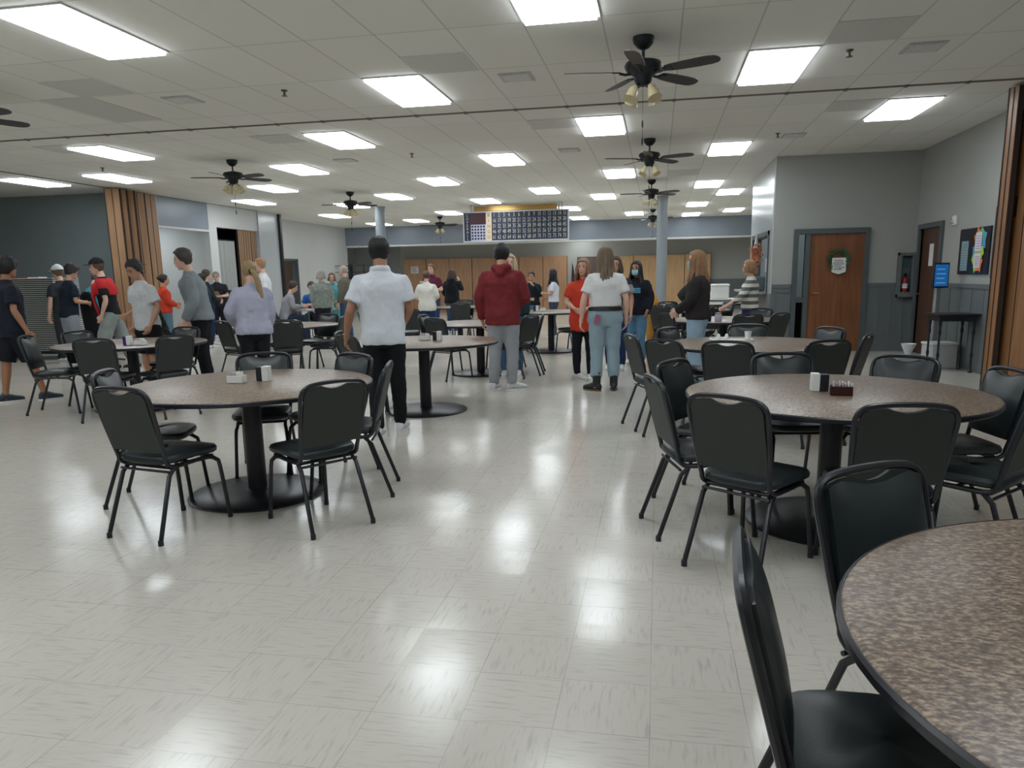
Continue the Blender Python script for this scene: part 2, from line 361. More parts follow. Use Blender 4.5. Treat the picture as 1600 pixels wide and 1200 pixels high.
st = MB(); st.box((-12.6, 17.86, 0), (-12.5, 20.5, 2.9)); st.box((-12.5, 20.4, 0), (XL-.15, 20.5, 2.9)); struct('wall_stage_alcove', st, M_DARK)  # the opening's dark interior is put into the black wall colour
# header across the far end, with the lower room behind it
struct('wall_far_header', MB().box((-11.95, 28.1, 2.66), (4.6, 28.35, CZ)), M_HEAD)
struct('trim_far_header', MB().box((-11.95, 28.06, 2.60), (4.6, 28.37, 2.665)), M_TRIM)
fw_ = MB(); fw_.box((-10.35, 30.3, 0), (4.6, 30.45, 2.95)); fw_.box((-10.5, 30.3, 0), (-10.35, 36, 2.95)); struct('wall_far', fw_, M_WALL)
fl = MB(); fl.box((-15.0, 28.2, 0), (-14.85, 36, 2.95)); fl.box((-15, 36, 0), (-10.4, 36.15, 2.95)); struct('wall_far_hallway', fl, M_WHITEWALL)
wn = MB(); wn.box((-3.35, 30.26, 0), (-3.2, 30.3, 1.05)); wn.box((-2.2, 30.26, 0), (-1.95, 30.3, 1.05)); wn.box((2.0, 30.26, 0), (4.6, 30.3, 1.15))
struct('trim_far_wainscot', wn, M_WAIN)
struct('wall_side_corridor', MB().box((-13.3, 21.4, 0), (-13.2, 28.1, CZ)), mat('tan_wall_paint', (176, 156, 132), .6))
for y, nm in ((33, 'door_4'), (35, 'door_5')):
    hd = MB(); hd.box((-14.86, y-.5, 0), (-14.8, y+.5, 2.1)); struct(nm, hd, M_FRAME)
hb = MB(); hb.box((-12.1, 35.94, 0), (-11.3, 36.02, 2.1)); struct('door_6', hb, M_FRAME)
# ceiling partition track
tk = MB(); tk.box((-20, 9.18, CZ-.012), (XR, 9.215, CZ+.01))
for i in range(-24, 15): tk.box((-4.73+.6096*i-.02, 9.165, CZ-.018), (-4.73+.6096*i+.02, 9.23, CZ+.01))
struct('trim_ceiling_track', tk, mat('dull_track_metal', (112, 108, 98), .6))
struct('trim_ceiling_track_side', MB().box((XL-.02, -4, CZ-.012), (XL+.02, 21.2, CZ+.01)), mat('dull_track_metal', (112, 108, 98), .6))
# columns
for i, x in enumerate((.09, -7.54)):
    c = MB().lathe([(.135, 0), (.135, 3.3), (.15, 3.3), (.15, CZ)], (x, 20.2, 0), 32)
    tag(c.build('support_column', M_COLM), ['round grey support column right of the number board, beside the ceiling fans', 'round grey support column left of the number board, above the man in white polo'][i], 'column')
# door 1 with sidelight in the door wall, door 2 in the right wall
d = MB()
for a, b in (((2.32, YA-.06, 0), (2.40, YA+.1, 2.12)), ((3.48, YA-.06, 0), (3.56, YA+.1, 2.12)), ((2.40, YA-.06, 2.03), (3.48, YA+.1, 2.12)), ((2.52, YA-.05, 0), (2.60, YA+.1, 2.03)), ((2.40, YA-.05, .86), (2.52, YA+.1, .94))): d.box(a, b)
D1 = struct('door_1', d, M_FRAME, .004)
MB().box((2.60, YA-.02, .01), (3.48, YA+.03, 2.03)).build('door_panel', M_DOOR, D1)
kn = MB().tube([(2.66, YA-.02, 1.02), (2.66, YA-.07, 1.02)], .012).tube([(2.66, YA-.075, 1.02), (2.78, YA-.075, 1.02)], .011); kn.cyl((2.66, 0), .0, 0, 0) if False else None
kn.build('door_handle', M_BRASS, D1)
gm = bpy.data.materials.new('clear_pane'); gm.use_nodes = True; gb = gm.node_tree.nodes['Principled BSDF']
gb.inputs['Base Color'].default_value = (.5, .56, .56, 1); gb.inputs['Transmission Weight'].default_value = 1; gb.inputs['Roughness'].default_value = .05; gb.inputs['IOR'].default_value = 1.1
pg = MB().box((2.40, YA+.01, .94), (2.52, YA+.018, 2.03)); pg.box((2.40, YA+.01, .0), (2.52, YA+.018, .86)); pg.build('window_pane', gm, D1)
d = MB()
for a, b in (((XR-.04, 12.82, 0), (XR+.1, 12.9, 2.13)), ((XR-.04, 13.85, 0), (XR+.1, 13.93, 2.13)), ((XR-.04, 12.9, 2.05), (XR+.1, 13.85, 2.13))): d.box(a, b)
D2 = struct('door_2', d, M_FRAME, .004)
MB().box((XR+.03, 12.9, .01), (XR+.07, 13.85, 2.05)).build('door_panel', M_DOORD, D2)
MB().tube([(XR+.03, 13.76, 1.0), (XR-.04, 13.76, 1.0), (XR-.045, 13.66, 1.0)], .012).build('door_handle', M_STEEL, D2)
MB().box((XR+.022, 13.3, 1.45), (XR+.028, 13.48, 1.8)).build('paper_notice', M_PAPER, D2)
# far brown door
d = MB(); d.box((-3.15, 30.22, 0), (-2.25, 30.3, 2.1)); D4 = struct('door_7', d, mat('grey_brown_door', (92, 78, 70), .4))
MB().tube([(-2.36, 30.2, 1.0), (-2.36, 30.14, 1.0), (-2.46, 30.14, 1.0)], .014).build('door_handle', M_STEEL, D4)

# ------------------------------------------------------------------ number board (its writing first, while the scene is small)
BB = empty('bingo_board', (0, 20.8, 0), 0, 'hanging electronic bingo board with five rows of pale numbers on navy', 'board')
X0, X1, Z0, Z1 = -5.31, -2.42, 2.39, 3.14
fr = MB(); fr.box((X0-.03, -.02, Z0-.04), (X1+.03, .14, Z0)); fr.box((X0-.03, -.02, Z1), (X1+.03, .14, Z1+.03)); fr.box((X0-.03, -.02, Z0), (X0, .14, Z1)); fr.box((X1, -.02, Z0), (X1+.03, .14, Z1))
fr.build('frame', mat('pale_aluminium_frame', (196, 200, 206), .35, metal=.3), BB)
MB().box((X0, 0, Z0), (X0+.18, .13, Z1)).build('side_strip', M_NAVY, BB)
MB().box((X0+.18, 0, Z0+.44), (X0+.60, .13, Z1)).build('display_window', mat('dark_maroon_display', (70, 34, 44), .25), BB)
MB().box((X0+.18, .02, Z0), (X0+.62, .13, Z0+.44)).build('pattern_backing', mat('white_lilac_panel', (206, 204, 226), .5), BB)
for i in range(5):
    for j in range(5): MB().box((X0+.205+i*.082, .008, Z0+.03+j*.082), (X0+.255+i*.082, .03, Z0+.08+j*.082)).build('pattern_square', M_NAVY, BB, smooth=False)
MB().box((X0+.62, .0, Z0), (X0+.78, .13, Z1)).build('letter_strip', mat('cream_letter_strip', (226, 208, 178), .5), BB)
MB().box((X0+.78, 0, Z0), (X1, .13, Z1)).build('number_panel', M_NAVY, BB)
tx = MB()
for i in range(75):
    r, c = divmod(i, 15)
    text_mb(tx, str(i+1), X0+.78+.075+c*(X1-X0-.80)/15, Z1-.075-r*.147, .155, y=-.004, sx=.62)
tx.build('numerals', M_TEXTL, BB, smooth=False)
for i, ch in enumerate('BINGO'):
    tx = MB(); text_mb(tx, ch, X0+.70, Z1-.075-i*.147, .12, y=-.004); tx.build('row_letter', mat('rust_print', (150, 92, 74), .6), BB, smooth=False)
tx = MB()
for i, ch in enumerate('COVERALL'): text_mb(tx, ch, X0+.09, Z1-.07-i*.089, .10, y=-.004)
tx.build('side_lettering', M_TEXTL, BB, smooth=False)
hg = MB()
for x in (X0+.16, X1-.27): hg.box((x, .03, Z1+.03), (x+.05, .10, CZ)); hg.box((x+.09, .03, Z1+.03), (x+.12, .10, CZ))
hg.build('hanger_post', mat('pale_aluminium_frame', (196, 200, 206), .35, metal=.3), BB)
MB().box((X0+.28, .03, Z1+.045), (X1-.29, .12, CZ-.03)).build('top_bar', M_BRASS, BB)
# other small writing, done early for the same reason
def notice_lines(mb, x0, x1, z0, z1, n, y=-.001, seed=1, mtx=None):
    rnd = random.Random(seed); h = (z1-z0)/n
    for i in range(n):
        zz = z1-h*(i+.5); e = x1-(x1-x0)*rnd.uniform(0, .35); mb.box((x0, y-.001, zz-h*.18), (e, y, zz+h*.18), mtx)

# ------------------------------------------------------------------ ceiling lights
M_DIFF = emis('lit_diffuser', (240, 249, 255), PANEL)
def make_light():
    t = empty('ceiling_light')
    f = MB(); a, b, e = .3048, .6096, .026
    for p, q in (((-a+.004, -b+.004), (a-.004, -b+e)), ((-a+.004, b-e), (a-.004, b-.004)), ((-a+.004, -b+e), (-a+e, b-e)), ((a-e, -b+e), (a-.004, b-e))): f.box((*p, -.012), (*q, .0))
    f.build('frame', mat('light_frame_white', (222, 222, 222), .4), t)
    MB().rings([[(-a+e, -b+e, -.004), (a-e, -b+e, -.004), (a-e, b-e, -.004), (-a+e, b-e, -.004)], [(-a+e+.004, -b+e+.004, -.034), (a-e-.004, -b+e+.004, -.034), (a-e-.004, b-e-.004, -.034), (-a+e+.004, b-e-.004, -.034)]]).build('diffuser', M_DIFF, t)
    return t
gx = lambda n: -4.7234+.6096*(n+.5)
gy = lambda m: 10.449+2.4375*m
LIGHTS = []
def L_(x, y, lab): LIGHTS.append((x, y, lab))
L_(gx(0), gy(-2), 'lit ceiling panel at the top left corner of the photo, largest of all')
L_(gx(3), gy(-1), 'lit ceiling panel left of the number board line, just before the ceiling track')
L_(gx(6), gy(-2), 'lit ceiling panel cut by the top edge, left of the nearest fan')
L_(gx(9), gy(-1), 'large lit ceiling panel right of the nearest fan, before the ceiling track')
L_(gx(12), gy(0), 'lit ceiling panel nearest the right wall, just beyond the ceiling track')
L_(gx(6), gy(0), 'lit ceiling panel just beyond the track, below left of the nearest fan')
L_(gx(0), gy(0), 'lit ceiling panel above and right of the left front fan')
L_(gx(-6), gy(0), 'lit ceiling panel beyond the track, farther-left of the left front fan')
L_(gx(-9), gy(1), 'lit ceiling panel before the left folded partition')
L_(gx(-12)+.03, gy(1), 'lit ceiling panel in the dark left alcove')
L_(gx(9), gy(1), 'lit ceiling panel right of the second fan on the right')
L_(gx(3), gy(1), 'lit ceiling panel in the middle, second beyond the track above the number board')
L_(gx(-3), gy(1), 'lit ceiling panel right of the left front fan, level with its canopy')
L_(gx(0), gy(2), 'lit ceiling panel left of centre, third row beyond the track')
L_(gx(-6), gy(2), 'lit ceiling panel partly behind the blades of the left front fan')
L_(gx(6), gy(2), 'lit ceiling panel just under the second fan on the right')
L_(gx(3), gy(3), 'lit ceiling panel above the right end of the number board')
L_(gx(9), gy(3), 'lit ceiling panel right of the third fan, nearer of the two there')
L_(gx(-3), gy(3), 'lit ceiling panel above and right of the middle left fan')
L_(gx(-9), gy(3), 'lit ceiling panel above the pale left wall opening')
FAR = [(-1.37, 19.6), (1.69, 19.63), (1.07, 22.78), (2.31, 25.32), (1.06, 26.59), (-.78, 25.43), (-4.41, 19.63), (-8.03, 19.46), (-9.84, 22.44), (-6.28, 22.8), (-8.18, 25.43), (-9.89, 26.4), (-2.59, 22.74), (-2.7, 26.65)]
for x, y in FAR: L_(x, y, None)
PROTO_L = make_light(); register(PROTO_L)
for i, (x, y, lab) in enumerate(LIGHTS):
    t = PROTO_L if i == 0 else copy_tree(PROTO_L)
    t.location = (x, y, CZ); tag(t, lab or 'small lit ceiling panel in the far rows around the number board and columns', 'ceiling light', 'lit panels set in the ceiling grid')
for x, y in [(gx(3), gy(-3)), (gx(9), gy(-3)), (gx(-3), gy(-3)), (gx(-6), gy(-2)), (gx(0), gy(-4)), (gx(6), gy(-4)), (gx(-9), gy(-1)), (gx(-9), gy(-3)), (gx(12), gy(-4)), (gx(3), gy(-5)), (gx(-6), gy(-4))]:
    t = copy_tree(PROTO_L); t.location = (x, y, CZ); tag(t, 'lit ceiling panel over the near part of the hall, out of the frame', 'ceiling light', 'lit panels set in the ceiling grid')
for (x, y, z), lab in [((-12.9, 16.6, 2.9), 'lit ceiling panel seen through the opening in the left wall'), ((-12.4, 31.5, 2.95), 'lit ceiling panel in the far left hallway, beside the left column'), ((-3, 29.3, 2.95), 'lit ceiling panel behind the far header, hidden from view'), ((3.3, 15.8, 3.34), 'added unseen ceiling panel that lights the kitchen interior'), ((-12.6, 23.2, CZ), 'added unseen ceiling panel that brightens the corridor behind the open left door')]:  # kitchen and corridor panels are added, unseen, to light those rooms
    t = copy_tree(PROTO_L); t.location = (x, y, z); tag(t, lab, 'ceiling light')

# perforated tiles, vents, sprinklers
for (x, y, a, b), lab in zip([(-5.66, 7.05, .3, .3), (-6.2, 7.96, .3, .6), (-2.0, 7.12, .3, .3), (1.67, 7.08, .3, .3), (-1.36, 10.17, .3, .3), (2.28, 10.1, .3, .3), (-5.2, 10.15, .3, .3), (-8.5, 10.0, .3, .3), (.46, 15.7, .3, .42)],
        ['short grey perforated tile at upper left, nearer of two', 'long grey perforated tile at upper left, just before the track', 'grey perforated square tile at top centre before the track', 'grey perforated tile near the top right corner', 'grey air tile left of a lit panel just beyond the track at centre', 'grey air tile against the lit panel nearest the right wall', 'soft grey air tile beyond the track, left of centre', 'faint grey air tile beyond the track at far left', 'grey air tile right of the second fan']):
    m = MB().box((x-a, y-b, CZ-.006), (x+a, y+b, CZ)); pass
    tag(m.build('perforated_ceiling_tile', M_PERF), lab, 'ceiling vent', 'grey air tiles in the ceiling')
for (x, y), lab in zip([(-5.05, 7.73), (-1.4, 7.75), (2.28, 7.7), (-1.4, 12.3), (-5.1, 12.2), (1.9, 12.0)], ['small square vent left of centre before the track', 'small square vent left of the nearest fan', 'small square vent at upper right before the track', 'thin vent in the ceiling left of the second fan', 'thin vent above the middle left fan', 'thin vent above the brown door wall']):
    t = empty('ceiling_vent', (x, y, CZ), 0, lab, 'ceiling vent', 'small square vents')
    f = MB().box((-.16, -.16, -.012), (.16, .16, 0)); f.build('frame', mat('vent_rim', (196, 196, 192), .6), t)
    s = MB()
    for k in range(7): s.box((-.13, -.125+k*.038, -.02), (.13, -.10+k*.038, -.011))
    s.build('louvre', M_VENT, t)
for (x, y), lab in zip([(-3.83, 7.65), (1.65, 7.63), (1.65, 11.77), (-3.86, 11.9), (-9.29, 11.72)], ['ceiling sprinkler left of centre before the track', 'ceiling sprinkler near the top right lit panel', 'ceiling sprinkler right of the second fan', 'small ceiling sprinkler beyond the track at centre', 'ceiling sprinkler between two lit panels at left']):
    s = MB().lathe([(.035, 0), (.03, -.012), (.012, -.018), (.012, -.05), (.03, -.055), (.03, -.06)], (x, y, CZ), 12)
    tag(s.build('fire_sprinkler', mat('tarnished_metal', (110, 104, 96), .4, metal=.5)), lab, 'sprinkler', 'sprinklers in the ceiling')

# ------------------------------------------------------------------ ceiling fans
def make_fan():
    t = empty('ceiling_fan')
    MB().lathe([(.088, 0), (.09, -.02), (.082, -.05), (.05, -.085), (.02, -.10)], n=28).build('canopy', M_FANB, t)
    MB().cyl((0, 0), .013, -.20, -.09, 12).build('downrod', M_FANB, t)
    MB().lathe([(.025, -.17), (.08, -.185), (.145, -.20), (.158, -.225), (.15, -.25), (.13, -.275), (.10, -.29), (.075, -.315), (.072, -.345), (.058, -.37), (.03, -.385)], n=32).build('motor_housing', M_FANB, t)
    for k in range(5):
        a = R(-25+72*k); m = Matrix.Rotation(a, 4, 'Z') @ Matrix.Translation((0, 0, -.275)) @ Matrix.Rotation(R(-13), 4, 'X')
        prof = [(.20, .040), (.24, .052), (.34, .062), (.48, .068), (.58, .066), (.63, .055), (.655, .035), (.665, .012)]
        pts = [(x, w_) for x, w_ in prof]+[(x, -w_) for x, w_ in prof[::-1]]
        b = MB(); n = len(pts); vs = [m @ Vector((x, y, .003)) for x, y in pts]+[m @ Vector((x, y, -.003)) for x, y in pts]
        b.add(vs, [tuple(range(n)), tuple(range(2*n-1, n-1, -1))]+[(i, (i+1) % n, (i+1) % n+n, i+n) for i in range(n)])
        bl = b.build('blade', M_BLADE, t)
        br = MB(); br.tube([m @ Vector((.08, 0, -.01)), m @ Vector((.15, 0, -.018)), m @ Vector((.20, 0, -.007))], .011, 6); br.box((.18, -.03, -.008), (.26, .03, -.003), m)
        br.build('bracket', M_FANB, bl)
    for k in range(4):
        a = R(45+90*k); c, s = math.cos(a), math.sin(a)
        P = lambda r, z: Vector((r*c, r*s, z))
        arm = MB().tube([P(.03, -.37), P(.07, -.385), P(.09, -.40)], .012, 6); ar = arm.build('lamp_arm', M_FANB, t)
        MB().tube([P(.085, -.395), P(.10, -.415), P(.118, -.45), P(.135, -.49), P(.143, -.505)], [.022, .034, .047, .05, .062], 16).build('glass_shade', M_GLASSY, ar)
    ch = MB().tube([(0, 0, -.38), (0, 0, -.80)], .0022, 5); ch.lathe([(.003, -.72), (.008, -.70), (.008, -.67), (.003, -.65)], n=8); ch.lathe([(.003, -.86), (.008, -.84), (.008, -.81), (.003, -.79)], n=8)
    ch.build('pull_chain', M_FANB, t)
    return t
PF = make_fan(); register(PF)
FANS = [(-.15, 6.79, 0, 'nearest dark ceiling fan at top centre right'), (-.15, 11.69, 5, 'second dark ceiling fan from the front in the right column'), (-.16, 16.68, -6, 'third dark ceiling fan in the right column, blades touching the round column'),
        (-.18, 24.22, 3, 'farthest ceiling fan, small, left of the right round column'), (-6.83, 11.64, 8, 'left front ceiling fan with blades over a lit panel'), (-6.88, 16.59, 0, 'middle left ceiling fan beside the left round column'),
        (-6.96, 24.1, 10, 'small far ceiling fan left of the number board'), (-6.83, 6.65, 20, 'ceiling fan at the left edge, only two blade tips in view')]
for i, (x, y, a, lab) in enumerate(FANS):
    t = PF if i == 0 else copy_tree(PF); t.location = (x, y, CZ); t.rotation_euler = (0, 0, R(a)); tag(t, lab, 'ceiling fan', 'dark five-blade ceiling fans')

# ------------------------------------------------------------------ chairs
def make_chair():
    t = empty('banquet_chair')
    # frame outline of the back in local (x, s) where s runs up the tilted back plane
    bot, top = Vector((0, -.185, .475)), Vector((0, -.285, .865))
    up = (top-bot).normalized(); L = (top-bot).length; nrm = Vector((0, up.z, -up.y))
    BP = lambda x, s, d=0: bot + Vector((x, 0, 0)) + up*s + nrm*d
    out = []
    prof = [(.178, -.02), (.186, .06), (.194, .16), (.200, .26), (.203, .32), (.194, .362), (.168, .386), (.125, .397), (.06, .402), (0, .403)]
    side = [(x, s) for x, s in prof]
    full = side + [(-x, s) for x, s in side[::-1][1:]]
    path = [Vector((.178, .06, .408)), Vector((.178, -.10, .405)), Vector((.178, -.155, .415)), Vector((.178, -.178, .44))] + [BP(x, s) for x, s in full] + [Vector((-.178, -.178, .44)), Vector((-.178, -.155, .415)), Vector((-.178, -.10, .405)), Vector((-.178, .06, .408))]
    MB().tube(path, .0125, 8, smooth=2).build('back_frame', M_BLACK, t)
    # padded front and flat rear panel with the crescent handle slot under the crown
    def half(s):     # half width of outline at height s
        for (x0, s0), (x1, s1) in zip(side, side[1:]):
            if s0 <= s <= s1: return x0+(x1-x0)*(s-s0)/max(1e-6, s1-s0)
        return 0
    def topz(x):
        x = abs(x); lo = .40
        for (x0, s0), (x1, s1) in zip(side, side[1:]):
            if x1 <= x <= x0 or (x0 <= x <= x1): lo = s0+(s1-s0)*(x-x0)/((x1-x0) or 1)
        if x > .178: lo = max(s for xx, s in side if xx >= x) if any(xx >= x for xx, s in side) else .3
        return lo
    def panel(d0, d1, dome, dipw, dip, inset, name, m, dtop):
        nx, ns = 44, 12; vs = []; fs = []
        for lay, d in ((0, d0), (1, d1)):
            for i in range(nx+1):
                u = -1+2*i/nx; x = u*(.190-inset)
                tz = topz(x*.99)-.012-inset*.6
                if abs(x) < dipw: tz = min(tz, dtop-dip*(1-(x/dipw)**2) if d0 < 0 else dtop-dip*(.5+.5*math.cos(PI*x/dipw)))
                for j in range(ns+1):
                    s = .03+(tz-.03)*j/ns; hw = half(min(s, .36))-inset
                    xx = max(-hw, min(hw, x)); 
                    bulge = dome*(1-abs(u)**4)*(1-abs(2*j/ns-1)**4) if lay else 0
                    vs.append(BP(xx, s, d+bulge))
        st = (nx+1)*(ns+1); ix = lambda l, i, j: l*st+i*(ns+1)+j
        for i in range(nx):
            for j in range(ns):
                fs.append((ix(0, i, j), ix(0, i, j+1), ix(0, i+1, j+1), ix(0, i+1, j))); fs.append((ix(1, i, j), ix(1, i+1, j), ix(1, i+1, j+1), ix(1, i, j+1)))
        for i in range(nx):
            for j in (0, ns): fs.append((ix(0, i, j), ix(0, i+1, j), ix(1, i+1, j), ix(1, i, j)))
        for j in range(ns):
            for i in (0, nx): fs.append((ix(0, i, j), ix(1, i, j), ix(1, i, j+1), ix(0, i, j+1)))
        b = MB(); b.add(vs, fs); return b.build(name, m, t)
    panel(.004, .020, .022, .15, .022, .014, 'backrest', M_VINYL, .378)
    panel(-.012, .003, 0, .078, .019, .004, 'back_panel', M_VINYLB, .386)
    # seat cushion
    rs = []
    def se(a, b, z, yo=.015):
        r = []
        for k in range(36):
            th = 2*PI*k/36; c, s = math.cos(th), math.sin(th); e = .45
            x = a*math.copysign(abs(c)**e, c); y = b*math.copysign(abs(s)**e, s)
            x *= 1+.05*(y/b); r.append((x, y+yo, z+(.010*(1-(y/b)**2))))
        return r
    for a, b, z in ((.16, .17, .418), (.19, .20, .422), (.203, .212, .432), (.206, .214, .450), (.196, .206, .466), (.16, .17, .476), (.08, .09, .481), (.01, .01, .482)): rs.append(se(a, b, z))
    MB().rings(rs).build('seat', M_VINYL, t)
    f = MB()
    for s in (-1, 1): f.tube([(s*.165, -.15, .405), (s*.165, .17, .405)], .011, 8)
    for y in (-.15, .0, .16): f.tube([(-.165, y, .405), (.165, y, .405)], .010, 8)
    f.tube([(-.178, -.17, .385), (.178, -.17, .385)], .008, 8)
    f.build('seat_frame', M_BLACK, t)
    for s in (-1, 1):
        l = MB().tube([(s*.165, .06, .402), (s*.165, .15, .398), (s*.168, .195, .375), (s*.175, .215, .33), (s*.19, .245, .02)], .0125, 8, smooth=3); l.cyl((s*.19, .247), .015, 0, .03, 10)
        l.build('leg', M_BLACK, t)
        l = MB().tube([(s*.172, -.12, .402), (s*.176, -.165, .36), (s*.195, -.285, .02)], .0125, 8); l.cyl((s*.195, -.286), .015, 0, .03, 10)
        l.build('leg', M_BLACK, t)
    return t
PC = make_chair(); register(PC); CH_USED = []
def chair(xt, yt, toward, label, group, dist=None):
    """xt, yt: middle of the top rail; toward: the point the chair faces (or a heading in degrees)."""
    if isinstance(toward, tuple):
        dx, dy = toward[0]-xt, toward[1]-yt; dd = math.hypot(dx, dy)
        hx, hy = dx/dd, dy/dd
        if dd < .90: xt, yt = toward[0]-hx*.90, toward[1]-hy*.90
    else: hx, hy = -math.sin(R(toward)), math.cos(R(toward))
    t = PC if not CH_USED else copy_tree(PC); CH_USED.append(t)
    t.location = (xt+hx*.285, yt+hy*.285, 0); t.rotation_euler = (0, 0, math.atan2(-hx, hy))
    tag(t, label, 'chair', group)
    return t

# ------------------------------------------------------------------ round tables
def make_table():
    t = empty('round_table')
    MB().lathe([(.792, .735), (.795, .748), (.785, .752), (.02, .7525)], n=72).build('tabletop', M_LAM, t)
    MB().lathe([(.70, .722), (.797, .722), (.803, .728), (.803, .744), (.797, .750), (.794, .750), (.794, .735), (.70, .733)], n=72, cap=False).build('edge_band', M_BLACK, t)
    MB().lathe([(.10, .02), (.062, .045), (.060, .70), (.10, .71), (.24, .715), (.24, .724)], n=28).build('pedestal', M_BLACK, t)
    MB().lathe([(.44, 0), (.445, .012), (.43, .022), (.20, .034), (.02, .036)], n=56).build('base', M_BLACK, t)
    return t
PT = make_table(); register(PT)
TB = {'near_right': (1.16, 1.38), 'left': (-2.64, 4.48), 'right': (.97, 4.36), 'mid': (-2.44, 7.66), 'right2': (.87, 7.36), 'farleft': (-5.85, 7.52), 'mid2': (-2.55, 10.75), 'left2': (-5.5, 10.5),
      'right3': (.93, 11.15), 'mid3': (-1.95, 14.0), 'right4': (.5, 14.1), 'mid4': (-4.4, 16.6), 'right5': (1.1, 17.0)}
TL = {'near_right': 'round speckled brown table cut by the bottom right corner', 'left': 'round brown table in the left foreground with a white sugar caddy', 'right': 'round brown table at right centre with a maroon sugar caddy',
      'mid': 'round brown table behind the man in white polo', 'right2': 'round brown table in front of the brown door with a white tray', 'farleft': 'round brown table at far left beside the boys in white and red',
      'mid2': 'round table behind the maroon hoodie, its base disc in view', 'left2': 'round table beyond the woman with the ponytail', 'right3': 'round pale-lit table before the striped sweater, dark bottle on it',
      'mid3': 'round table in front of the two women by the cabinets', 'right4': 'round table in front of the right round column', 'mid4': 'round table far back below the woman in black hoodie', 'right5': 'round table farthest back on the right, before the white cooler'}
for i, (k, (x, y)) in enumerate(TB.items()):
    t = PT if i == 0 else copy_tree(PT); t.location = (x, y, 0); t.rotation_euler = (0, 0, .3*i); tag(t, TL[k], 'table', 'round pedestal tables')
G = 'black banquet chairs around the round tables'
CH = [
 ('left', -2.84, 3.50, 'black chair front left of the left foreground table, its back to us'), ('left', -1.74, 3.83, 'black chair front right of the left foreground table, its back to us'),
 ('left', -3.50, 4.20, 'black chair at the left side of the left foreground table, mostly behind another'), ('left', -2.98, 5.30, 'black chair behind the left foreground table, facing us above its caddy'),
 ('left', -2.22, 5.28, 'black chair behind the left foreground table, beside the white polo'), ('left', -1.74, 4.70, 'black chair edge-on at the right of the left foreground table, by the sneakers'),
 ('right', .31, 3.46, 'black chair front left of the right table, wide back to us'), ('right', 1.03, 3.30, 'black chair in front of the right table, back squarely to us below the maroon caddy'),
 ('right', -.02, 4.10, 'black chair edge-on at the left of the right table'), ('right', .10, 4.88, 'black chair at the back left of the right table, turned right'),
 ('right', .84, 5.34, 'black chair behind the right table, left of its caddy, facing us'), ('right', 1.58, 5.18, 'black chair behind the right table, handle slot showing the pale floor'),
 ('right', 1.92, 4.52, 'black chair at the right edge behind the right table, front of its pad in view'), ('right', 1.72, 3.66, 'black chair at the right edge, rear panel towards us'),
 ('right2', .05, 6.42, 'black chair front left of the table with the white tray'), ('right2', .56, 6.24, 'black chair squarely in front of the table with the white tray'),
 ('right2', 1.35, 6.30, 'black chair front right of the table with the white tray, near the brown door'), ('right2', 1.80, 6.92, 'black chair edge-on right of the table with the white tray'),
 ('right2', -.24, 6.95, 'black chair edge-on left of the table with the white tray, legs on open floor'), ('right2', .10, 7.86, 'black chair behind the table with the white tray, beside the masked woman in dark sweater'),
 ('right2', .95, 8.28, 'black chair behind the table with the white tray, at its middle'), ('right2', 1.68, 7.80, 'black chair behind the table with the white tray, before the brown door'),
 ('farleft', -6.86, 7.12, 'black chair edge-on at the left of the far left table, legs on open floor'), ('farleft', -5.62, 6.66, 'black chair before the far left table, rear panel to us'),
 ('farleft', -4.96, 7.06, 'black chair at the right front of the far left table'), ('farleft', -6.75, 7.75, 'black chair behind the far left table, left side, handle facing up'),
 ('farleft', -5.75, 8.42, 'black chair behind the far left table before the tall grey sweatshirt'),
 ('left2', -6.00, 9.60, 'black chair left of the ponytail woman, rear panel to us'), ('left2', -5.02, 9.62, 'black chair right of the ponytail woman, rear panel to us'),
 ('left2', -4.62, 10.62, 'black chair right of the table beyond the ponytail woman, facing left'), ('left2', -5.2, 11.4, 'black chair behind the table beyond the ponytail woman'),
 ('mid', -3.33, 7.5, 'black chair left of the table behind the white polo, its seat beside the pedestal'), ('mid', -3.0, 6.94, 'black chair near side of the table behind the white polo, mostly hidden by his legs'),
 ('mid2', -3.0, 9.93, 'black chair just beyond the table behind the white polo, rear panel to us'), ('mid2', -3.45, 10.85, 'black chair left of the table hidden behind the maroon hoodie'),
 ('mid2', -1.72, 10.35, 'black chair right of the maroon hoodie, nearer of the pair, back to us'), ('mid2', -1.62, 10.85, 'black chair right of the maroon hoodie, turned left behind its pair'),
 ('mid2', -2.2, 11.62, 'black chair behind the maroon hoodie, facing us'),
 ('mid3', -1.3, 13.35, 'black chair between the maroon hoodie and orange shirt, legs in the open'), ('mid3', -2.75, 13.5, 'black chair far behind the maroon hoodie at the left of a table'), ('mid3', -1.12, 14.4, 'dark green-looking chair right of the woman in white tee by the cabinets'),
 ('right3', .12, 10.7, 'black chair behind the masked woman in dark sweater, rear view'), ('right3', 1.18, 10.28, 'black chair before the pale-lit table, handle slot open, left of pair'),
 ('right3', 1.62, 10.50, 'black chair before the pale-lit table, turned left, by the wall corner'), ('right3', 1.55, 11.82, 'black chair beyond the pale-lit table below the striped sweater'),
 ('right4', .05, 13.28, 'black chair before the table at the right round column'), ('right4', .2, 14.95, 'rounded black chair behind the table at the right round column'), ('right4', 1.3, 14.5, 'black chair between the dark sweater and the striped sweater'),
 ('mid4', -4.15, 15.72, 'wide black chair below the woman in black hoodie'), ('mid4', -3.6, 16.1, 'black chair far back left of the maroon hoodie, right of another'), ('mid4', -4.5, 17.5, 'black chair in front of the woman in black hoodie, her jeans behind it'),
 ('left2', -6.35, 10.75, 'black chair left of the table beyond the ponytail woman, by the tall grey sweatshirt'),
]
for k, x, y, lab in CH: chair(x, y, TB[k], lab, G)
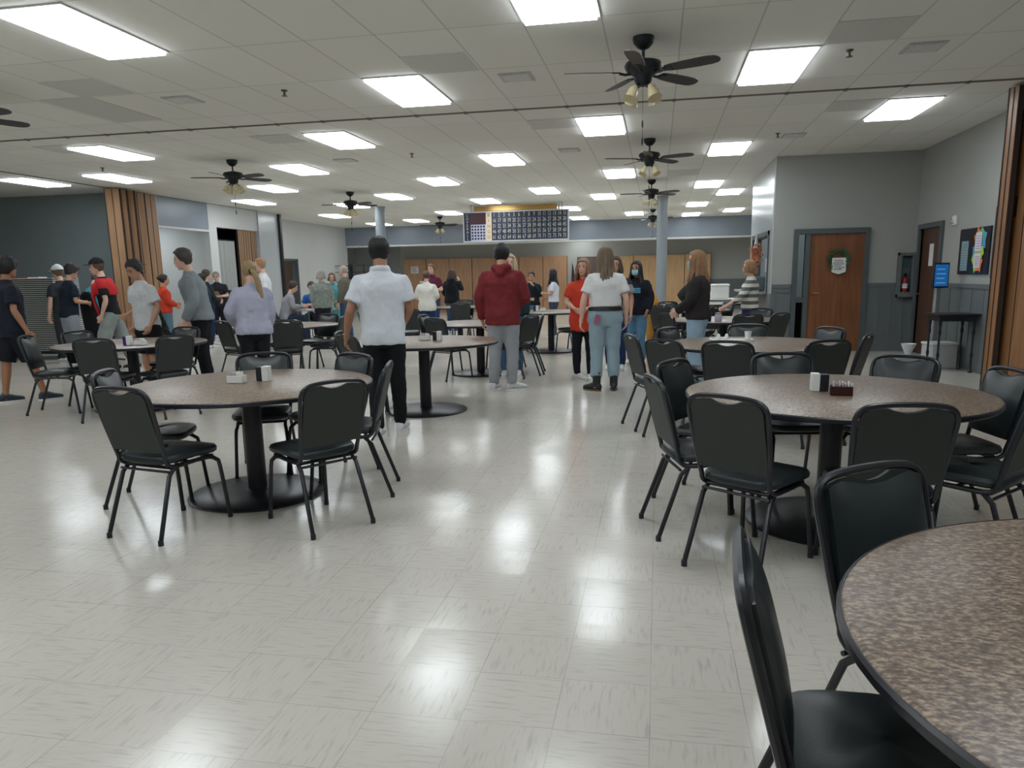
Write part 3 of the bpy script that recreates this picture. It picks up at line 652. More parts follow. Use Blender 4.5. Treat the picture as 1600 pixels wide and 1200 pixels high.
chair(.60, 2.22, TB['near_right'], 'black chair behind the bottom right table, curved pad facing us', G)
chair(.17, 1.50, -95, 'black chair cut by the bottom edge, nearest of all chairs', G)
chair(-5.0, 12.1, -65, 'black chair facing right, left of the arm of the white polo', G)
chair(-4.3, 12.7, 20, 'black chair just right of the white polo, below the wooden cabinets', G)
chair(.95, 12.75, 60, 'black chair held by the girl in striped sweater', G)

# ------------------------------------------------------------------ folded wooden partitions
def partition(name, pts, label, m, grooves=3, hinge=None):
    t = empty(name, (*pts[0], 0), 0, label, 'folding partition')
    for k, (a, b) in enumerate(zip(pts, pts[1:])):
        a, b = Vector((*a, 0)), Vector((*b, 0)); d = b-a; L = d.length; ang = math.atan2(d.y, d.x)
        mt = Matrix.Translation(a-Vector((*pts[0], 0))) @ Matrix.Rotation(ang, 4, 'Z')
        pn = MB().box((.01, -.022, .02), (L-.01, .022, CZ-.03), mt).build('panel', m, t)
        g = MB()
        for i in range(1, grooves): g.box((L*i/grooves-.006, -.026, .03), (L*i/grooves+.006, .026, CZ-.04), mt)
        g.box((-.004, -.027, .02), (.012, .027, CZ-.03), mt); g.build('groove_strip', M_GROOVE, pn)
    if hinge is not None:
        MB().box((hinge[0]-pts[0][0]-.02, hinge[1]-pts[0][1]-.03, 1.95), (hinge[0]-pts[0][0]+.03, hinge[1]-pts[0][1]+.03, 2.17)).build('hinge', M_BLACK, t)
    return t
partition('folding_partition', [(3.74, 9.52), (3.78, 9.36), (3.86, 9.54), (3.92, 8.9), (3.99, 9.54), (4.05, 8.9), (4.12, 9.54), (4.18, 8.9), (4.25, 9.54)], 'folded wooden partition stacked at the right edge of the photo', M_PART, 2, (3.87, 9.4))
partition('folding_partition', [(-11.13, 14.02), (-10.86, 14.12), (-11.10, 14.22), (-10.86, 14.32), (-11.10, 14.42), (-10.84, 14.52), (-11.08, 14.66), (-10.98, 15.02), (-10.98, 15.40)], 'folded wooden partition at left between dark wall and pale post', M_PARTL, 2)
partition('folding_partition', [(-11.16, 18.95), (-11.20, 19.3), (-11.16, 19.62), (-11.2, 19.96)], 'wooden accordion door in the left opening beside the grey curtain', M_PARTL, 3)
# curtain in the stage opening
cv = MB(); n = 60; rs = []
for lay in (0, 1):
    rs.append([]); 
front = [(-11.24+.035*math.sin(i*1.15), 18.0+i*(.93/n)) for i in range(n+1)]
vs = [(x, y, z) for z in (1.18, 2.46) for x, y in front]+[(x-.02, y, z) for z in (1.18, 2.46) for x, y in front]
m_ = n+1; fs = []
for i in range(n):
    fs += [(i, i+1, m_+i+1, m_+i), (2*m_+i, 3*m_+i, 3*m_+i+1, 2*m_+i+1), (i, 2*m_+i, 2*m_+i+1, i+1), (m_+i, m_+i+1, 3*m_+i+1, 3*m_+i)]
for i in (0, n): fs.append((i, m_+i, 3*m_+i, 2*m_+i))
cv.add(vs, fs)
cu = empty('curtain_rail', (0, 0, 0), 0, 'pale grey pleated curtain hanging in the dark left opening', 'curtain')
cv.build('curtain', mat('pale_grey_curtain', (176, 178, 174), .8), cu)
MB().tube([(-11.24, 17.95, 2.48), (-11.24, 18.94, 2.48)], .015).build('rail', M_BLACK, cu)
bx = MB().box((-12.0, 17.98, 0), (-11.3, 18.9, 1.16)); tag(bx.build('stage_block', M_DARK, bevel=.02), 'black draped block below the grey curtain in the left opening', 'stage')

# ------------------------------------------------------------------ stack of folding tables with an orange strap
SX0, SX1, SY0, SY1 = -12.55, -11.12, 12.35, 13.0
cart = empty('table_cart', (0, 0, 0), 0, 'low black cart carrying the stack of folding tables', 'cart')
MB().box((SX0-.02, SY0, .11), (SX1+.02, SY1, .15)).build('deck', M_BLACK, cart)
for x in (SX0+.12, SX1-.12):
    for y in (SY0+.1, SY1-.1): MB().tube([(x-.02, y, .06), (x+.02, y, .06)], .06, 16).build('caster', M_BLACK, cart)
TOPW = mat('pale_table_edge', (196, 200, 196), .5); TOPU = mat('dark_underside', (40, 44, 60), .7)
ft = empty('folding_table')
MB().box((SX0, SY0, .018), (SX1, SY1, .034)).build('tabletop', TOPW, ft)
MB().box((SX0+.04, SY0+.03, 0), (SX1-.04, SY1-.03, .018)).build('folded_legs', TOPU, ft)
register(ft); NT = 38
for i in range(NT):
    t = ft if i == 0 else copy_tree(ft); t.location = (0, 0, .152+i*.0365); t.rotation_euler = (0, 0, 0)
    tag(t, ('bottom white-edged folding table of the strapped stack at far left' if i == 0 else 'top white-edged folding table of the strapped stack at far left' if i == NT-1 else 'one of the white-edged folding tables inside the tall strapped stack at far left'), 'folding table', 'white-edged folding tables stacked at far left')
ZT = .152+NT*.0365
sp = MB(); sp.box((-12.08, SY0-.012, .10), (-12.02, SY0-.004, ZT+.006)); sp.box((-12.40, SY0-.012, ZT), (-12.02, SY0+.05, ZT+.008)); sp.box((-12.08, SY0-.012, ZT), (-12.02, SY1, ZT+.006))
tag(sp.build('ratchet_strap', mat('orange_strap', (232, 104, 62), .6)), 'orange strap around the stack of folding tables', 'strap')
wb = MB().box((-11.8, 12.5, ZT+.003), (-11.55, 12.7, ZT+.02)); tag(wb.build('folded_paper', M_PAPER), 'small white paper lying on top of the table stack', 'paper')

# ------------------------------------------------------------------ things on the tables
def napkin_card(x, y, rz, label, ca=M_WHITE, cb=M_BLACK, z=.7535):
    t = empty('menu_holder', (x, y, z), rz, label, 'condiment holder', 'upright holders on the tables')
    MB().box((-.045, -.02, 0), (0, .03, .095)).build('dark_side', cb, t, bevel=.003)
    MB().box((.002, -.03, 0), (.045, .03, .10)).build('pale_side', ca, t, bevel=.003)
    return t
def caddy(x, y, rz, label, m, pack=(225, 180, 190)):
    t = empty('sugar_caddy', (x, y, .7535), rz, label, 'sugar caddy', 'sugar caddies on the tables')
    f = MB().box((-.055, -.035, 0), (.055, .035, .006)).box((-.055, -.035, 0), (-.05, .035, .05)).box((.05, -.035, 0), (.055, .035, .05)).box((-.055, -.035, 0), (.055, -.03, .05)).box((-.055, .03, 0), (.055, .035, .05))
    f.build('tray', m, t, bevel=.002)
    for i in range(9):
        mt = Matrix.Translation((-.042+i*.0105, 0, .008)) @ Matrix.Rotation(R(random.uniform(-10, 10)), 4, 'Y')
        MB().box((0, -.026, 0), (.004, .026, .058+.008*(i % 2)), mt).build('sugar_packet', mat('sweetener_pink', pack, .7) if i < 5 else M_PAPER, t)
    return t
M_CADB = mat('dark_maroon_plastic', (58, 26, 28), .3)
caddy(-2.74, 4.50, .1, 'white sugar caddy on the left foreground table', M_WHITE, (200, 190, 196)); napkin_card(-2.60, 4.60, .0, 'black and white upright holder on the left foreground table')
caddy(.985, 4.26, -.1, 'maroon sugar caddy with pink packets on the right table', M_CADB, (214, 140, 150)); napkin_card(.90, 4.40, PI, 'white and black upright holder on the right table')
napkin_card(-2.30, 7.70, 0, 'dark upright holder on the table behind the white polo'); caddy(-2.46, 7.78, 0, 'pale low caddy on the table behind the white polo', M_WHITE)
napkin_card(-5.66, 7.22, 0, 'purple and white upright holder on the far left table', M_WHITE, mat('purple_plastic', (58, 40, 110), .4)); caddy(-5.52, 7.24, 0, 'white caddy on the far left table', M_WHITE)
napkin_card(-5.15, 10.05, 0, 'small white holder on the table beyond the ponytail woman'); napkin_card(-2.25, 14.1, 0, 'white holder on the table before the cabinet women'); caddy(-2.1, 14.0, 0, 'white caddy on the table before the cabinet women', M_WHITE)
caddy(.25, 11.55, 0, 'white caddy on the left side of the pale-lit table', M_WHITE); napkin_card(.1, 14.0, 0, 'white holder on the table at the right round column')
tr = MB().box((-.20, -.12, 0), (.20, .12, .006)).box((-.20, -.12, .006), (-.19, .12, .018)).box((.19, -.12, .006), (.20, .12, .018)).box((-.2, .11, .006), (.2, .12, .018)).box((-.2, -.12, .006), (.2, -.11, .018))
tag(tr.build('serving_tray', M_WHITE, loc=(.72, 7.62, .7535)), 'flat white tray on the table before the brown door', 'tray')
for x, y, nm, lab in ((.60, 7.66, 'salt_shaker', 'small white shaker on the left of the white tray'), (.68, 7.68, 'pepper_shaker', 'small white shaker on the middle of the white tray')):
    s = MB().lathe([(.018, 0), (.02, .03), (.014, .05), (.004, .058)], n=14); tag(s.build(nm, M_WHITE, loc=(x, y, .7605)), lab, 'shaker')
cpp = MB().lathe([(.026, 0), (.034, .075), (.037, .08), (.032, .08), (.024, .004)], n=20, cap=False); cpp.lathe([(.03, 0), (.03, .003)], n=20); tag(cpp.build('paper_cup', M_WHITE, loc=(.88, 7.66, .7605)), 'white cup on the right end of the white tray', 'cup')
b = empty('sauce_bottle', (.70, 10.66, .7535), 0, 'dark bottle on the pale-lit table before the striped sweater', 'bottle')
MB().lathe([(.03, 0), (.033, .02), (.033, .11), (.014, .15), (.013, .19)], n=18).build('body', mat('dark_bottle_glass', (40, 26, 40), .15), b); MB().lathe([(.015, .188), (.015, .21), (.004, .212)], n=14).build('cap', M_BLACK, b)
b = empty('candy_jar', (.82, 10.60, .7535), 0, 'clear jar with pale contents beside the dark bottle', 'jar')
MB().lathe([(.045, 0), (.048, .02), (.048, .09), (.04, .10)], n=20).build('body', mat('cloudy_jar', (190, 180, 200), .15), b); MB().lathe([(.042, .10), (.042, .118), (.004, .12)], n=20).build('lid', M_STEEL, b)

# ------------------------------------------------------------------ back of the hall
for i in range(7):
    x = -10.28+i*.965; t = empty('storage_cabinet', (x, 30.0, 0), 0, 'tall orange-brown cabinet in the left run along the far wall', 'cabinet', 'tall wooden cabinets, left run')
    MB().box((.006, 0, 0), (.96, .28, 2.15)).build('body', M_CAB, t); dr = MB().box((.015, -.02, .06), (.95, 0, 2.13)).build('door', M_CAB, t)
    MB().box((.95 if i % 2 == 0 else -.0, -.012, .05), (.965 if i % 2 == 0 else .016, -.002, 2.15)).build('groove', M_GROOVE, dr); MB().box((.88, -.035, 1.0), (.9, -.02, 1.12)).build('handle', M_STEEL, dr)
for i in range(4):
    x = -1.9+i*.97; t = empty('storage_cabinet', (x, 30.0, 0), 0, 'tall golden cabinet in the right run behind the right round column', 'cabinet', 'tall wooden cabinets, right run')
    MB().box((.006, 0, 0), (.965, .28, 2.1)).build('body', M_CABR, t); dr = MB().box((.015, -.02, .06), (.955, 0, 2.08)).build('door', M_CABR, t)
    MB().box((.955, -.012, .05), (.97, -.002, 2.1)).build('groove', M_GROOVE, dr); MB().box((.88, -.035, 1.0), (.9, -.02, 1.12)).build('handle', M_STEEL, dr)
s = empty('paper_sign', (-9.8, 29.97, 1.72), 0, 'white paper sign with grey writing on the leftmost far cabinet', 'sign')
MB().box((-.16, -.004, -.14), (.16, .0, .14)).build('sheet', M_PAPER, s); q = MB(); notice_lines(q, -.12, .12, -.11, .11, 5, -.005); q.build('writing', M_INK, s)
fg = empty('furled_flag', (-3.28, 29.7, 0), 0, 'furled dark maroon flag on a stand right of the left cabinets', 'flag')
MB().tube([(0, 0, 0), (0, 0, 1.9)], .014).build('pole', M_BRASS, fg); MB().lathe([(.14, 0), (.14, .03), (.03, .05)], n=20).build('stand', M_BRASS, fg)
MB().tube([(0, 0, 1.80), (.02, -.01, 1.5), (.03, -.02, 1.1), (.01, -.02, .75)], [.02, .06, .09, .07], 10, smooth=3, flat=.6).build('cloth', mat('dark_maroon_cloth', (64, 34, 50), .8), fg)
rk = empty('coat_rack', (0, 0, 0), 0, 'long black wire coat rack against the pale wall at left back', 'coat rack')
for x in (-12.05, -11.45, -10.9, -10.35): MB().tube([(x, 27.2, 0), (x, 27.2, 2.0)], .018).build('upright', M_BLACK, rk)
for z in (1.3, 1.66, 1.9):
    q = MB(); 
    for y in (26.95, 27.1, 27.25, 27.4): q.tube([(-12.1, y, z), (-10.3, y, z)], .009, 6)
    q.build('shelf', M_BLACK, rk)
# reclining dark machines by the far right cabinets: covered black bags, white cooler on a table
ck = empty('white_cooler', (1.55, 19.9, .757), 0, 'white box cooler on a table at right back', 'cooler')
MB().box((-.22, -.18, 0), (.22, .18, .30)).build('body', M_WHITE, ck, bevel=.02); MB().box((-.23, -.19, .30), (.23, .19, .36)).build('lid', M_WHITE, ck, bevel=.02); MB().box((-.16, -.195, .20), (-.10, -.18, .25)).build('latch', M_PAPER, ck)
lt = empty('long_folding_table', (1.75, 19.9, 0), 0, 'long pale folding table under the white cooler', 'table')
MB().box((-.9, -.38, .725), (.9, .38, .755)).build('tabletop', M_TRIM, lt, bevel=.004)
for sx in (-.75, .75):
    for sy in (-.3, .3): MB().tube([(sx, sy, 0), (sx, sy, .725)], .014).build('leg', M_STEEL, lt)
d2 = empty('long_folding_table', (-6.9, 18.6, 0), 0, 'small high table with papers left of the woman in cream', 'table')
MB().box((-.6, -.35, .80), (.6, .35, .83)).build('tabletop', mat('brown_edge_top', (140, 120, 110), .4), d2)
for sx in (-.5, .5):
    for sy in (-.28, .28): MB().tube([(sx, sy, 0), (sx, sy, .80)], .014).build('leg', M_BLACK, d2)
tag(MB().box((-.2, -.12, 0), (.2, .12, .03)).build('paper_pile', M_PAPER, loc=(-6.75, 18.5, .832)), 'pile of white papers on the small high table', 'papers')
d3 = empty('card_table', (-7.85, 16.6, 0), .1, 'small table between the seated grey and blue shirts', 'table')
MB().box((-.4, -.4, .70), (.4, .4, .73)).build('tabletop', mat('pale_grey_laminate', (190, 192, 194), .3), d3)
for sx in (-.36, .36):
    for sy in (-.36, .36): MB().tube([(sx, sy, 0), (sx, sy, .70)], .014).build('leg', M_STEEL, d3)
tag(MB().box((-.14, -.1, 0), (.14, .1, .008)).build('paper_sheets', M_PAPER, loc=(-7.85, 16.5, .732)), 'white sheets on the small table between the seated men', 'papers')
# tall black padded seat between the boys, dark potted pine
o = empty('high_back_chair', (-9.73, 11.6, 0), R(-20), 'tall rounded black padded chair between the boys in navy and red', 'chair')
MB().tube([(0, -.02, .52), (0, -.03, .75), (0, -.05, 1.05), (0, -.06, 1.20), (0, -.06, 1.28)], [.20, .235, .24, .20, .09], 20, smooth=4, flat=.28, side=(1, 0, 0)).build('backrest', M_DARK, o)
MB().ell((0, .22, .50), (.25, .25, .06), 20, 8).build('seat', M_DARK, o)
MB().cyl((0, .2), .03, .08, .46, 12).build('column', M_BLACK, o)
for k in range(5): a = 2*PI*k/5; MB().tube([(0, .2, .10), (.27*math.cos(a), .2+.27*math.sin(a), .05)], [.025, .018], 8).build('foot', M_BLACK, o)
o = empty('small_pine_tree', (-8.85, 12.2, 0), 0, 'small black-looking artificial tree seen between the legs of the boy in red', 'plant')
MB().lathe([(.11, 0), (.14, .2), (.12, .2)], n=20).build('pot', M_BLACK, o)
f = MB(); rnd = random.Random(3)
for k in range(420):
    z = rnd.uniform(.2, .98); r_ = .27*(1.02-z)/.8; a = rnd.uniform(0, 2*PI); c, s = math.cos(a), math.sin(a)
    f.tube([(0, 0, z+.03), (r_*c, r_*s, z-.04)], [.004, .010], 4)
f.build('needles', mat('very_dark_green', (20, 34, 30), .8), o)

# ------------------------------------------------------------------ right side: boards, kiosk, high table, extinguisher, wreath
def wallm(y, z): return Matrix.Translation((XR, y, z)) @ Matrix.Rotation(R(-90), 4, 'Z')      # local x runs away from the camera's right (towards -Y), local -y into the room
Wm = lambda y, z: Matrix.Translation((XR, y, z)) @ Matrix(((0, 1, 0, 0), (-1, 0, 0, 0), (0, 0, 1, 0), (0, 0, 0, 1)))
def wbox(mb, y0, y1, z0, z1, d0, d1): return mb.box((XR-d1, y0, z0), (XR-d0, y1, z1))
t = empty('bulletin_board', (0, 0, 0), 0, 'black bulletin board with coloured star papers on the right wall', 'board')
wbox(MB(), 11.08, 12.10, 1.32, 1.95, .003, .025).build('backing', M_BLACK, t)
wbox(MB(), 11.76, 12.0, 1.37, 1.78, .026, .030).build('pale_teal_sheet', mat('pale_teal_paper', (132, 160, 164), .8), t)
def star(yc, zc, r, rgb, nm, d, k=5, rot=0):
    b = MB(); pts = []
    for i in range(2*k):
        a = PI*i/k+rot; rr = r*1.22*(1 if i % 2 == 0 else .66); pts.append((yc+rr*math.cos(a)*.85, zc+rr*math.sin(a)))
    n = len(pts); vs = [(XR-d, y, z) for y, z in pts]+[(XR-d-.002, y, z) for y, z in pts]
    b.add(vs, [tuple(range(n)), tuple(range(2*n-1, n-1, -1))]+[(i, (i+1) % n, (i+1) % n+n, i+n) for i in range(n)]); b.build('star_paper', mat(nm, rgb, .8), t)
star(11.44, 1.78, .155, (232, 128, 84), 'orange_paper', .028, 6, .3); star(11.30, 1.78, .14, (84, 160, 196), 'blue_paper', .0285, 5, .1); star(11.36, 1.83, .10, (140, 196, 90), 'green_paper', .031, 5, .5)
star(11.50, 1.60, .12, (84, 150, 190), 'blue_paper', .029, 5, .7); star(11.44, 1.52, .16, (170, 206, 90), 'lime_paper', .0315, 5, .0); star(11.34, 1.47, .12, (232, 128, 84), 'orange_paper', .034, 5, .4); star(11.28, 1.62, .08, (170, 206, 90), 'lime_paper', .0345, 5, .9)
for z0, z1 in ((1.63, 1.88), (1.41, 1.60)):
    wbox(MB(), 11.30, 11.50, z0, z1, .038, .041).build('white_sheet', mat('lilac_white_paper', (214, 208, 222), .8), t)
    q = MB(); 
    for i in range(6): wbox(q, 11.33, 11.47, z0+.03+i*(z1-z0-.05)/6, z0+.036+i*(z1-z0-.05)/6, .0412, .0416)
    q.build('writing', M_INK, t)
q = MB()
for i in range(10): wbox(q, 11.79, 11.97, 1.40+i*.036, 1.406+i*.036, .0305, .031)
q.build('writing', M_INK, t)
t = empty('bulletin_board', (0, 0, 0), 0, 'black board with three white papers, half behind the right partition', 'board')
wbox(MB(), 10.0, 10.98, 1.27, 2.18, .003, .025).build('backing', M_BLACK, t)
for i, (z0, z1) in enumerate(((1.88, 2.12), (1.61, 1.86), (1.31, 1.59))):
    sh = wbox(MB(), 10.55, 10.9, z0, z1, .026, .029).build('white_sheet', M_PAPER, t); q = MB(); wbox(q, 10.70, 10.76, z0+.09, z1-.10, .0295, .030)
    for k in range(4): wbox(q, 10.60, 10.84, z0+.02+k*.012, z0+.024+k*.012, .0295, .03)
    q.build('print', M_INK, sh)
t = empty('alarm_strobe', (XR, 12.39, 2.1), 0, 'small white alarm strobe high on the right wall', 'alarm')
MB().box((-.03, -.07, -.07), (-.001, .07, .07)).build('housing', M_WHITE, t, bevel=.006); MB().lathe([(.03, 0), (.03, .02), (.01, .03)], n=16).build('lens', M_CHROME, t).matrix_local = Matrix.Translation((-.03, .02, -.02)) @ Matrix.Rotation(R(-90), 4, 'Y')
# extinguisher cabinet on the door wall
t = empty('extinguisher_cabinet', (4.03, YA, .94), 0, 'dark grey extinguisher cabinet in the corner beside the brown door', 'cabinet')
c = MB(); W_, H_ = .24, .74
c.box((0, -.14, 0), (W_, -.001, .04)); c.box((0, -.14, H_-.04), (W_, -.001, H_)); c.box((0, -.14, 0), (.04, -.001, H_)); c.box((W_-.04, -.14, 0), (W_, -.001, H_)); c.box((0, -.02, 0), (W_, -.001, H_)); c.box((0, -.15, 0), (.035, -.14, H_)); c.box((W_-.035, -.15, 0), (W_, -.14, H_)); c.box((.035, -.15, H_-.05), (W_-.035, -.14, H_)); c.box((.035, -.15, 0), (W_-.035, -.14, .08))
c.build('box', M_WAIN, t); MB().box((.06, -.03, .5), (.18, -.021, .66)).build('glint_plate', mat('teal_glint', (70, 104, 108), .3), t)  # teal glint inside the cabinet, put in as a coloured plate
t = empty('fire_extinguisher', (4.15, YA-.09, .985), 0, 'small red fire extinguisher inside the dark grey cabinet', 'fire extinguisher')
MB().lathe([(.03, 0), (.048, .01), (.048, .25), (.03, .29), (.012, .30)], n=24).build('body', mat('extinguisher_red', (150, 30, 34), .3), t); MB().lathe([(.049, .10), (.049, .18)], n=24, cap=False).build('label_band', M_PAPER, t)
MB().box((-.01, -.05, .30), (.01, .03, .35)).build('handle', M_BLACK, t)
# wreath and pennant on the brown door
t = empty('door_wreath', (3.06, YA-.05, 1.585), 0, 'green leafy wreath hung on the brown door', 'wreath')
f = MB(); rnd = random.Random(5)
for k in range(260):
    a = rnd.uniform(0, 2*PI); r0 = rnd.gauss(.135, .02); p = Vector((r0*math.cos(a), -rnd.uniform(0, .05), r0*math.sin(a)))
    d = Vector((math.cos(a+rnd.uniform(-1, 1)), rnd.uniform(-.5, .1), math.sin(a+rnd.uniform(-1, 1)))).normalized()*rnd.uniform(.03, .06); w2 = d.cross(Vector((0, 1, 0))).normalized()*.011
    q = p+d; f.add([p, p+d*.5+w2, q, p+d*.5-w2], [(0, 1, 2, 3)])
f.build('leaves', mat('wreath_green', (52, 96, 62), .7), t); 
MB().tube([(.13*math.cos(i*PI/12), -.02, .13*math.sin(i*PI/12)) for i in range(25)], .016, 6).build('ring', mat('twig_brown', (70, 60, 40), .8), t)
t = empty('pennant_sign', (3.07, YA-.10, 1.50), 0, 'white pointed paper pennant hanging over the door wreath', 'sign')
MB().prism([(-.115, .12), (.115, .12), (.115, -.12), (0, -.16), (-.115, -.12)], .004).build('sheet', M_PAPER, t); q = MB(); notice_lines(q, -.08, .09, -.09, .09, 6, -.001, 9); q.build('writing', M_INK, t)
# kitchen window hangings
t = empty('autumn_hanging', (1.88, 15.62, 1.66), 0, 'orange autumn leaf figure hanging in the kitchen serving window', 'decoration')
f = MB(); f2 = MB()
for k in range(900):
    z = rnd.uniform(-.34, .26); wd_ = .75 if z > -.1 else .3; p = Vector((rnd.uniform(-.05, .03), rnd.uniform(-wd_, wd_), z))
    if z < -.1: p.y = .45+rnd.uniform(-.3, .3)
    d = Vector((rnd.uniform(-.3, .3), rnd.uniform(-1, 1), rnd.uniform(-1, 1))).normalized()*.05; w2 = Vector((1, 0, 0)).cross(d).normalized()*.022
    (f if k % 3 else f2).add([p, p+d*.5+w2, p+d, p+d*.5-w2], [(0, 1, 2, 3)])
f.build('orange_leaves', mat('autumn_orange', (196, 104, 40), .6), t); f2.build('brown_leaves', mat('autumn_brown', (120, 62, 34), .6), t)
MB().tube([(0, 0, .2), (0, 0, .46)], [.05, .012], 8).build('bow', M_PAPER, t)
t = empty('window_sign', (1.948, 14.56, 1.52), 0, 'small pale notice at the near edge of the serving window', 'sign')
MB().box((0, 0, -.12), (.004, .17, .12)).build('sheet', mat('pale_lilac_paper', (180, 182, 196), .8), t)
bt = MB().box((-.12, -.12, 0), (.12, .12, .28)); tag(bt.build('glass_dispenser', mat('teal_grey_glass', (88, 104, 110), .2), loc=(1.84, 14.85, 1.046), bevel=.03), 'teal-grey glass container on the kitchen serving ledge', 'container')
# kiosk with blue screen
t = empty('sign_in_kiosk', (4.02, 12.05, 0), R(22), 'standing kiosk with glowing blue screen beside the dark door', 'kiosk')
MB().box((-.22, -.18, 0), (.22, .18, .03)).build('foot_plate', M_WHITE, t, bevel=.005); MB().box((-.035, -.02, .03), (.035, .04, 1.15)).build('post', mat('silver_post', (150, 152, 152), .3, metal=.4), t, bevel=.01)
MB().box((-.13, -.05, 1.13), (.13, -.01, 1.49)).build('screen_housing', M_BLACK, t, bevel=.006); MB().box((-.11, -.053, 1.155), (.11, -.049, 1.465)).build('screen', emis('blue_screen_light', (30, 120, 205), .32), t)
q = MB()
for i in range(4): q.box((-.085, -.0545, 1.39-i*.065), (.05+.02*(i % 2), -.0535, 1.405-i*.065))
q.build('screen_text', emis('pale_screen_text', (120, 180, 225), .35), t)
t = empty('storage_bin', (4.0, 11.72, 0), R(10), 'white plastic bin behind the high black table', 'bin')
MB().box((-.18, -.15, 0), (.18, .15, .34)).build('body', mat('grey_white_plastic', (188, 190, 190), .5), t, bevel=.01); MB().box((-.19, -.16, .34), (.19, .16, .37)).build('lid', M_WHITE, t, bevel=.006)
t = empty('lamp_shade', (3.78, 12.35, .12), 0, 'white cone-shaped shade lying on papers by the dark door', 'shade')
MB().lathe([(.04, 0), (.11, .17), (.105, .17), (.035, .002)], n=24, cap=False).build('shade', M_WHITE, t)
tag(MB().box((-.2, -.15, 0), (.2, .15, .12)).build('cardboard_box', mat('grey_carton', (150, 152, 152), .8), loc=(3.8, 12.35, 0), bevel=.004), 'low pale box under the white cone shade', 'box')
t = empty('high_side_table', (4.0, 11.35, 0), 0, 'black side table with turned legs against the right wall', 'table')
MB().box((-.27, -.26, .775), (.27, .26, .80)).build('tabletop', M_BLACK, t, bevel=.008); MB().box((-.23, -.22, .70), (.23, .22, .775)).build('apron', M_BLACK, t)
for sx in (-.21, .21):
    for sy in (-.2, .2): MB().lathe([(.024, 0), (.03, .02), (.016, .05), (.014, .2), (.022, .24), (.014, .28), (.014, .5), (.024, .55), (.014, .6), (.022, .66), (.022, .70)], (sx, sy, 0), 14).build('leg', M_BLACK, t)
bx = MB().box((-.04, -.04, 0), (.04, .04, .06)); tag(bx.build('wall_socket', M_WHITE, loc=(-9.9, 14.86, 1.94)), 'small pale box on the dark alcove wall', 'wall box')

# ------------------------------------------------------------------ people
SKIN = {'light': (214, 168, 146), 'fair': (222, 180, 160), 'tan': (168, 118, 88), 'mid': (196, 148, 122), 'brown': (170, 122, 94)}
def skin(k): return mat('skin_'+k, SKIN[k], .5, noise=.08, nscale=12)
def cloth(rgb, nm=None): return mat(nm or 'cloth_%d_%d_%d' % tuple(rgb), rgb, .85, spec=.25, noise=.14, nscale=6, bump=.25, bscale=35)
HEADP = [(-.118, .022, .045, .026), (-.108, .042, .036, .044), (-.085, .056, .024, .060), (-.05, .066, .010, .076), (-.01, .072, .003, .088), (.03, .076, -.002, .095), (.055, .0745, -.006, .093), (.080, .065, -.009, .082), (.098, .051, -.012, .064), (.110, .034, -.013, .043), (.117, .018, -.013, .023), (.120, .004, -.013, .005)]
def headring(z):
    if z <= HEADP[0][0]: return HEADP[0][1:]
    for a, b in zip(HEADP, HEADP[1:]):
        if a[0] <= z <= b[0]:
            t = (z-a[0])/(b[0]-a[0]); return tuple(a[i]+(b[i]-a[i])*t for i in (1, 2, 3))
    return HEADP[-1][1:]
def hp(z, a, inf=0.0):
    rx, cy, ry = headring(min(z, .119)); k = min(1, max(0, (z-.02)/.098)); zz = z+inf*k
    inf = inf*math.sqrt(max(0, 1-k*k)) if inf > 0 else inf
    return Vector(((rx+inf)*math.sin(a), cy+(ry+inf)*math.cos(a), zz))
def lerp(a, b, t): return a+(b-a)*t
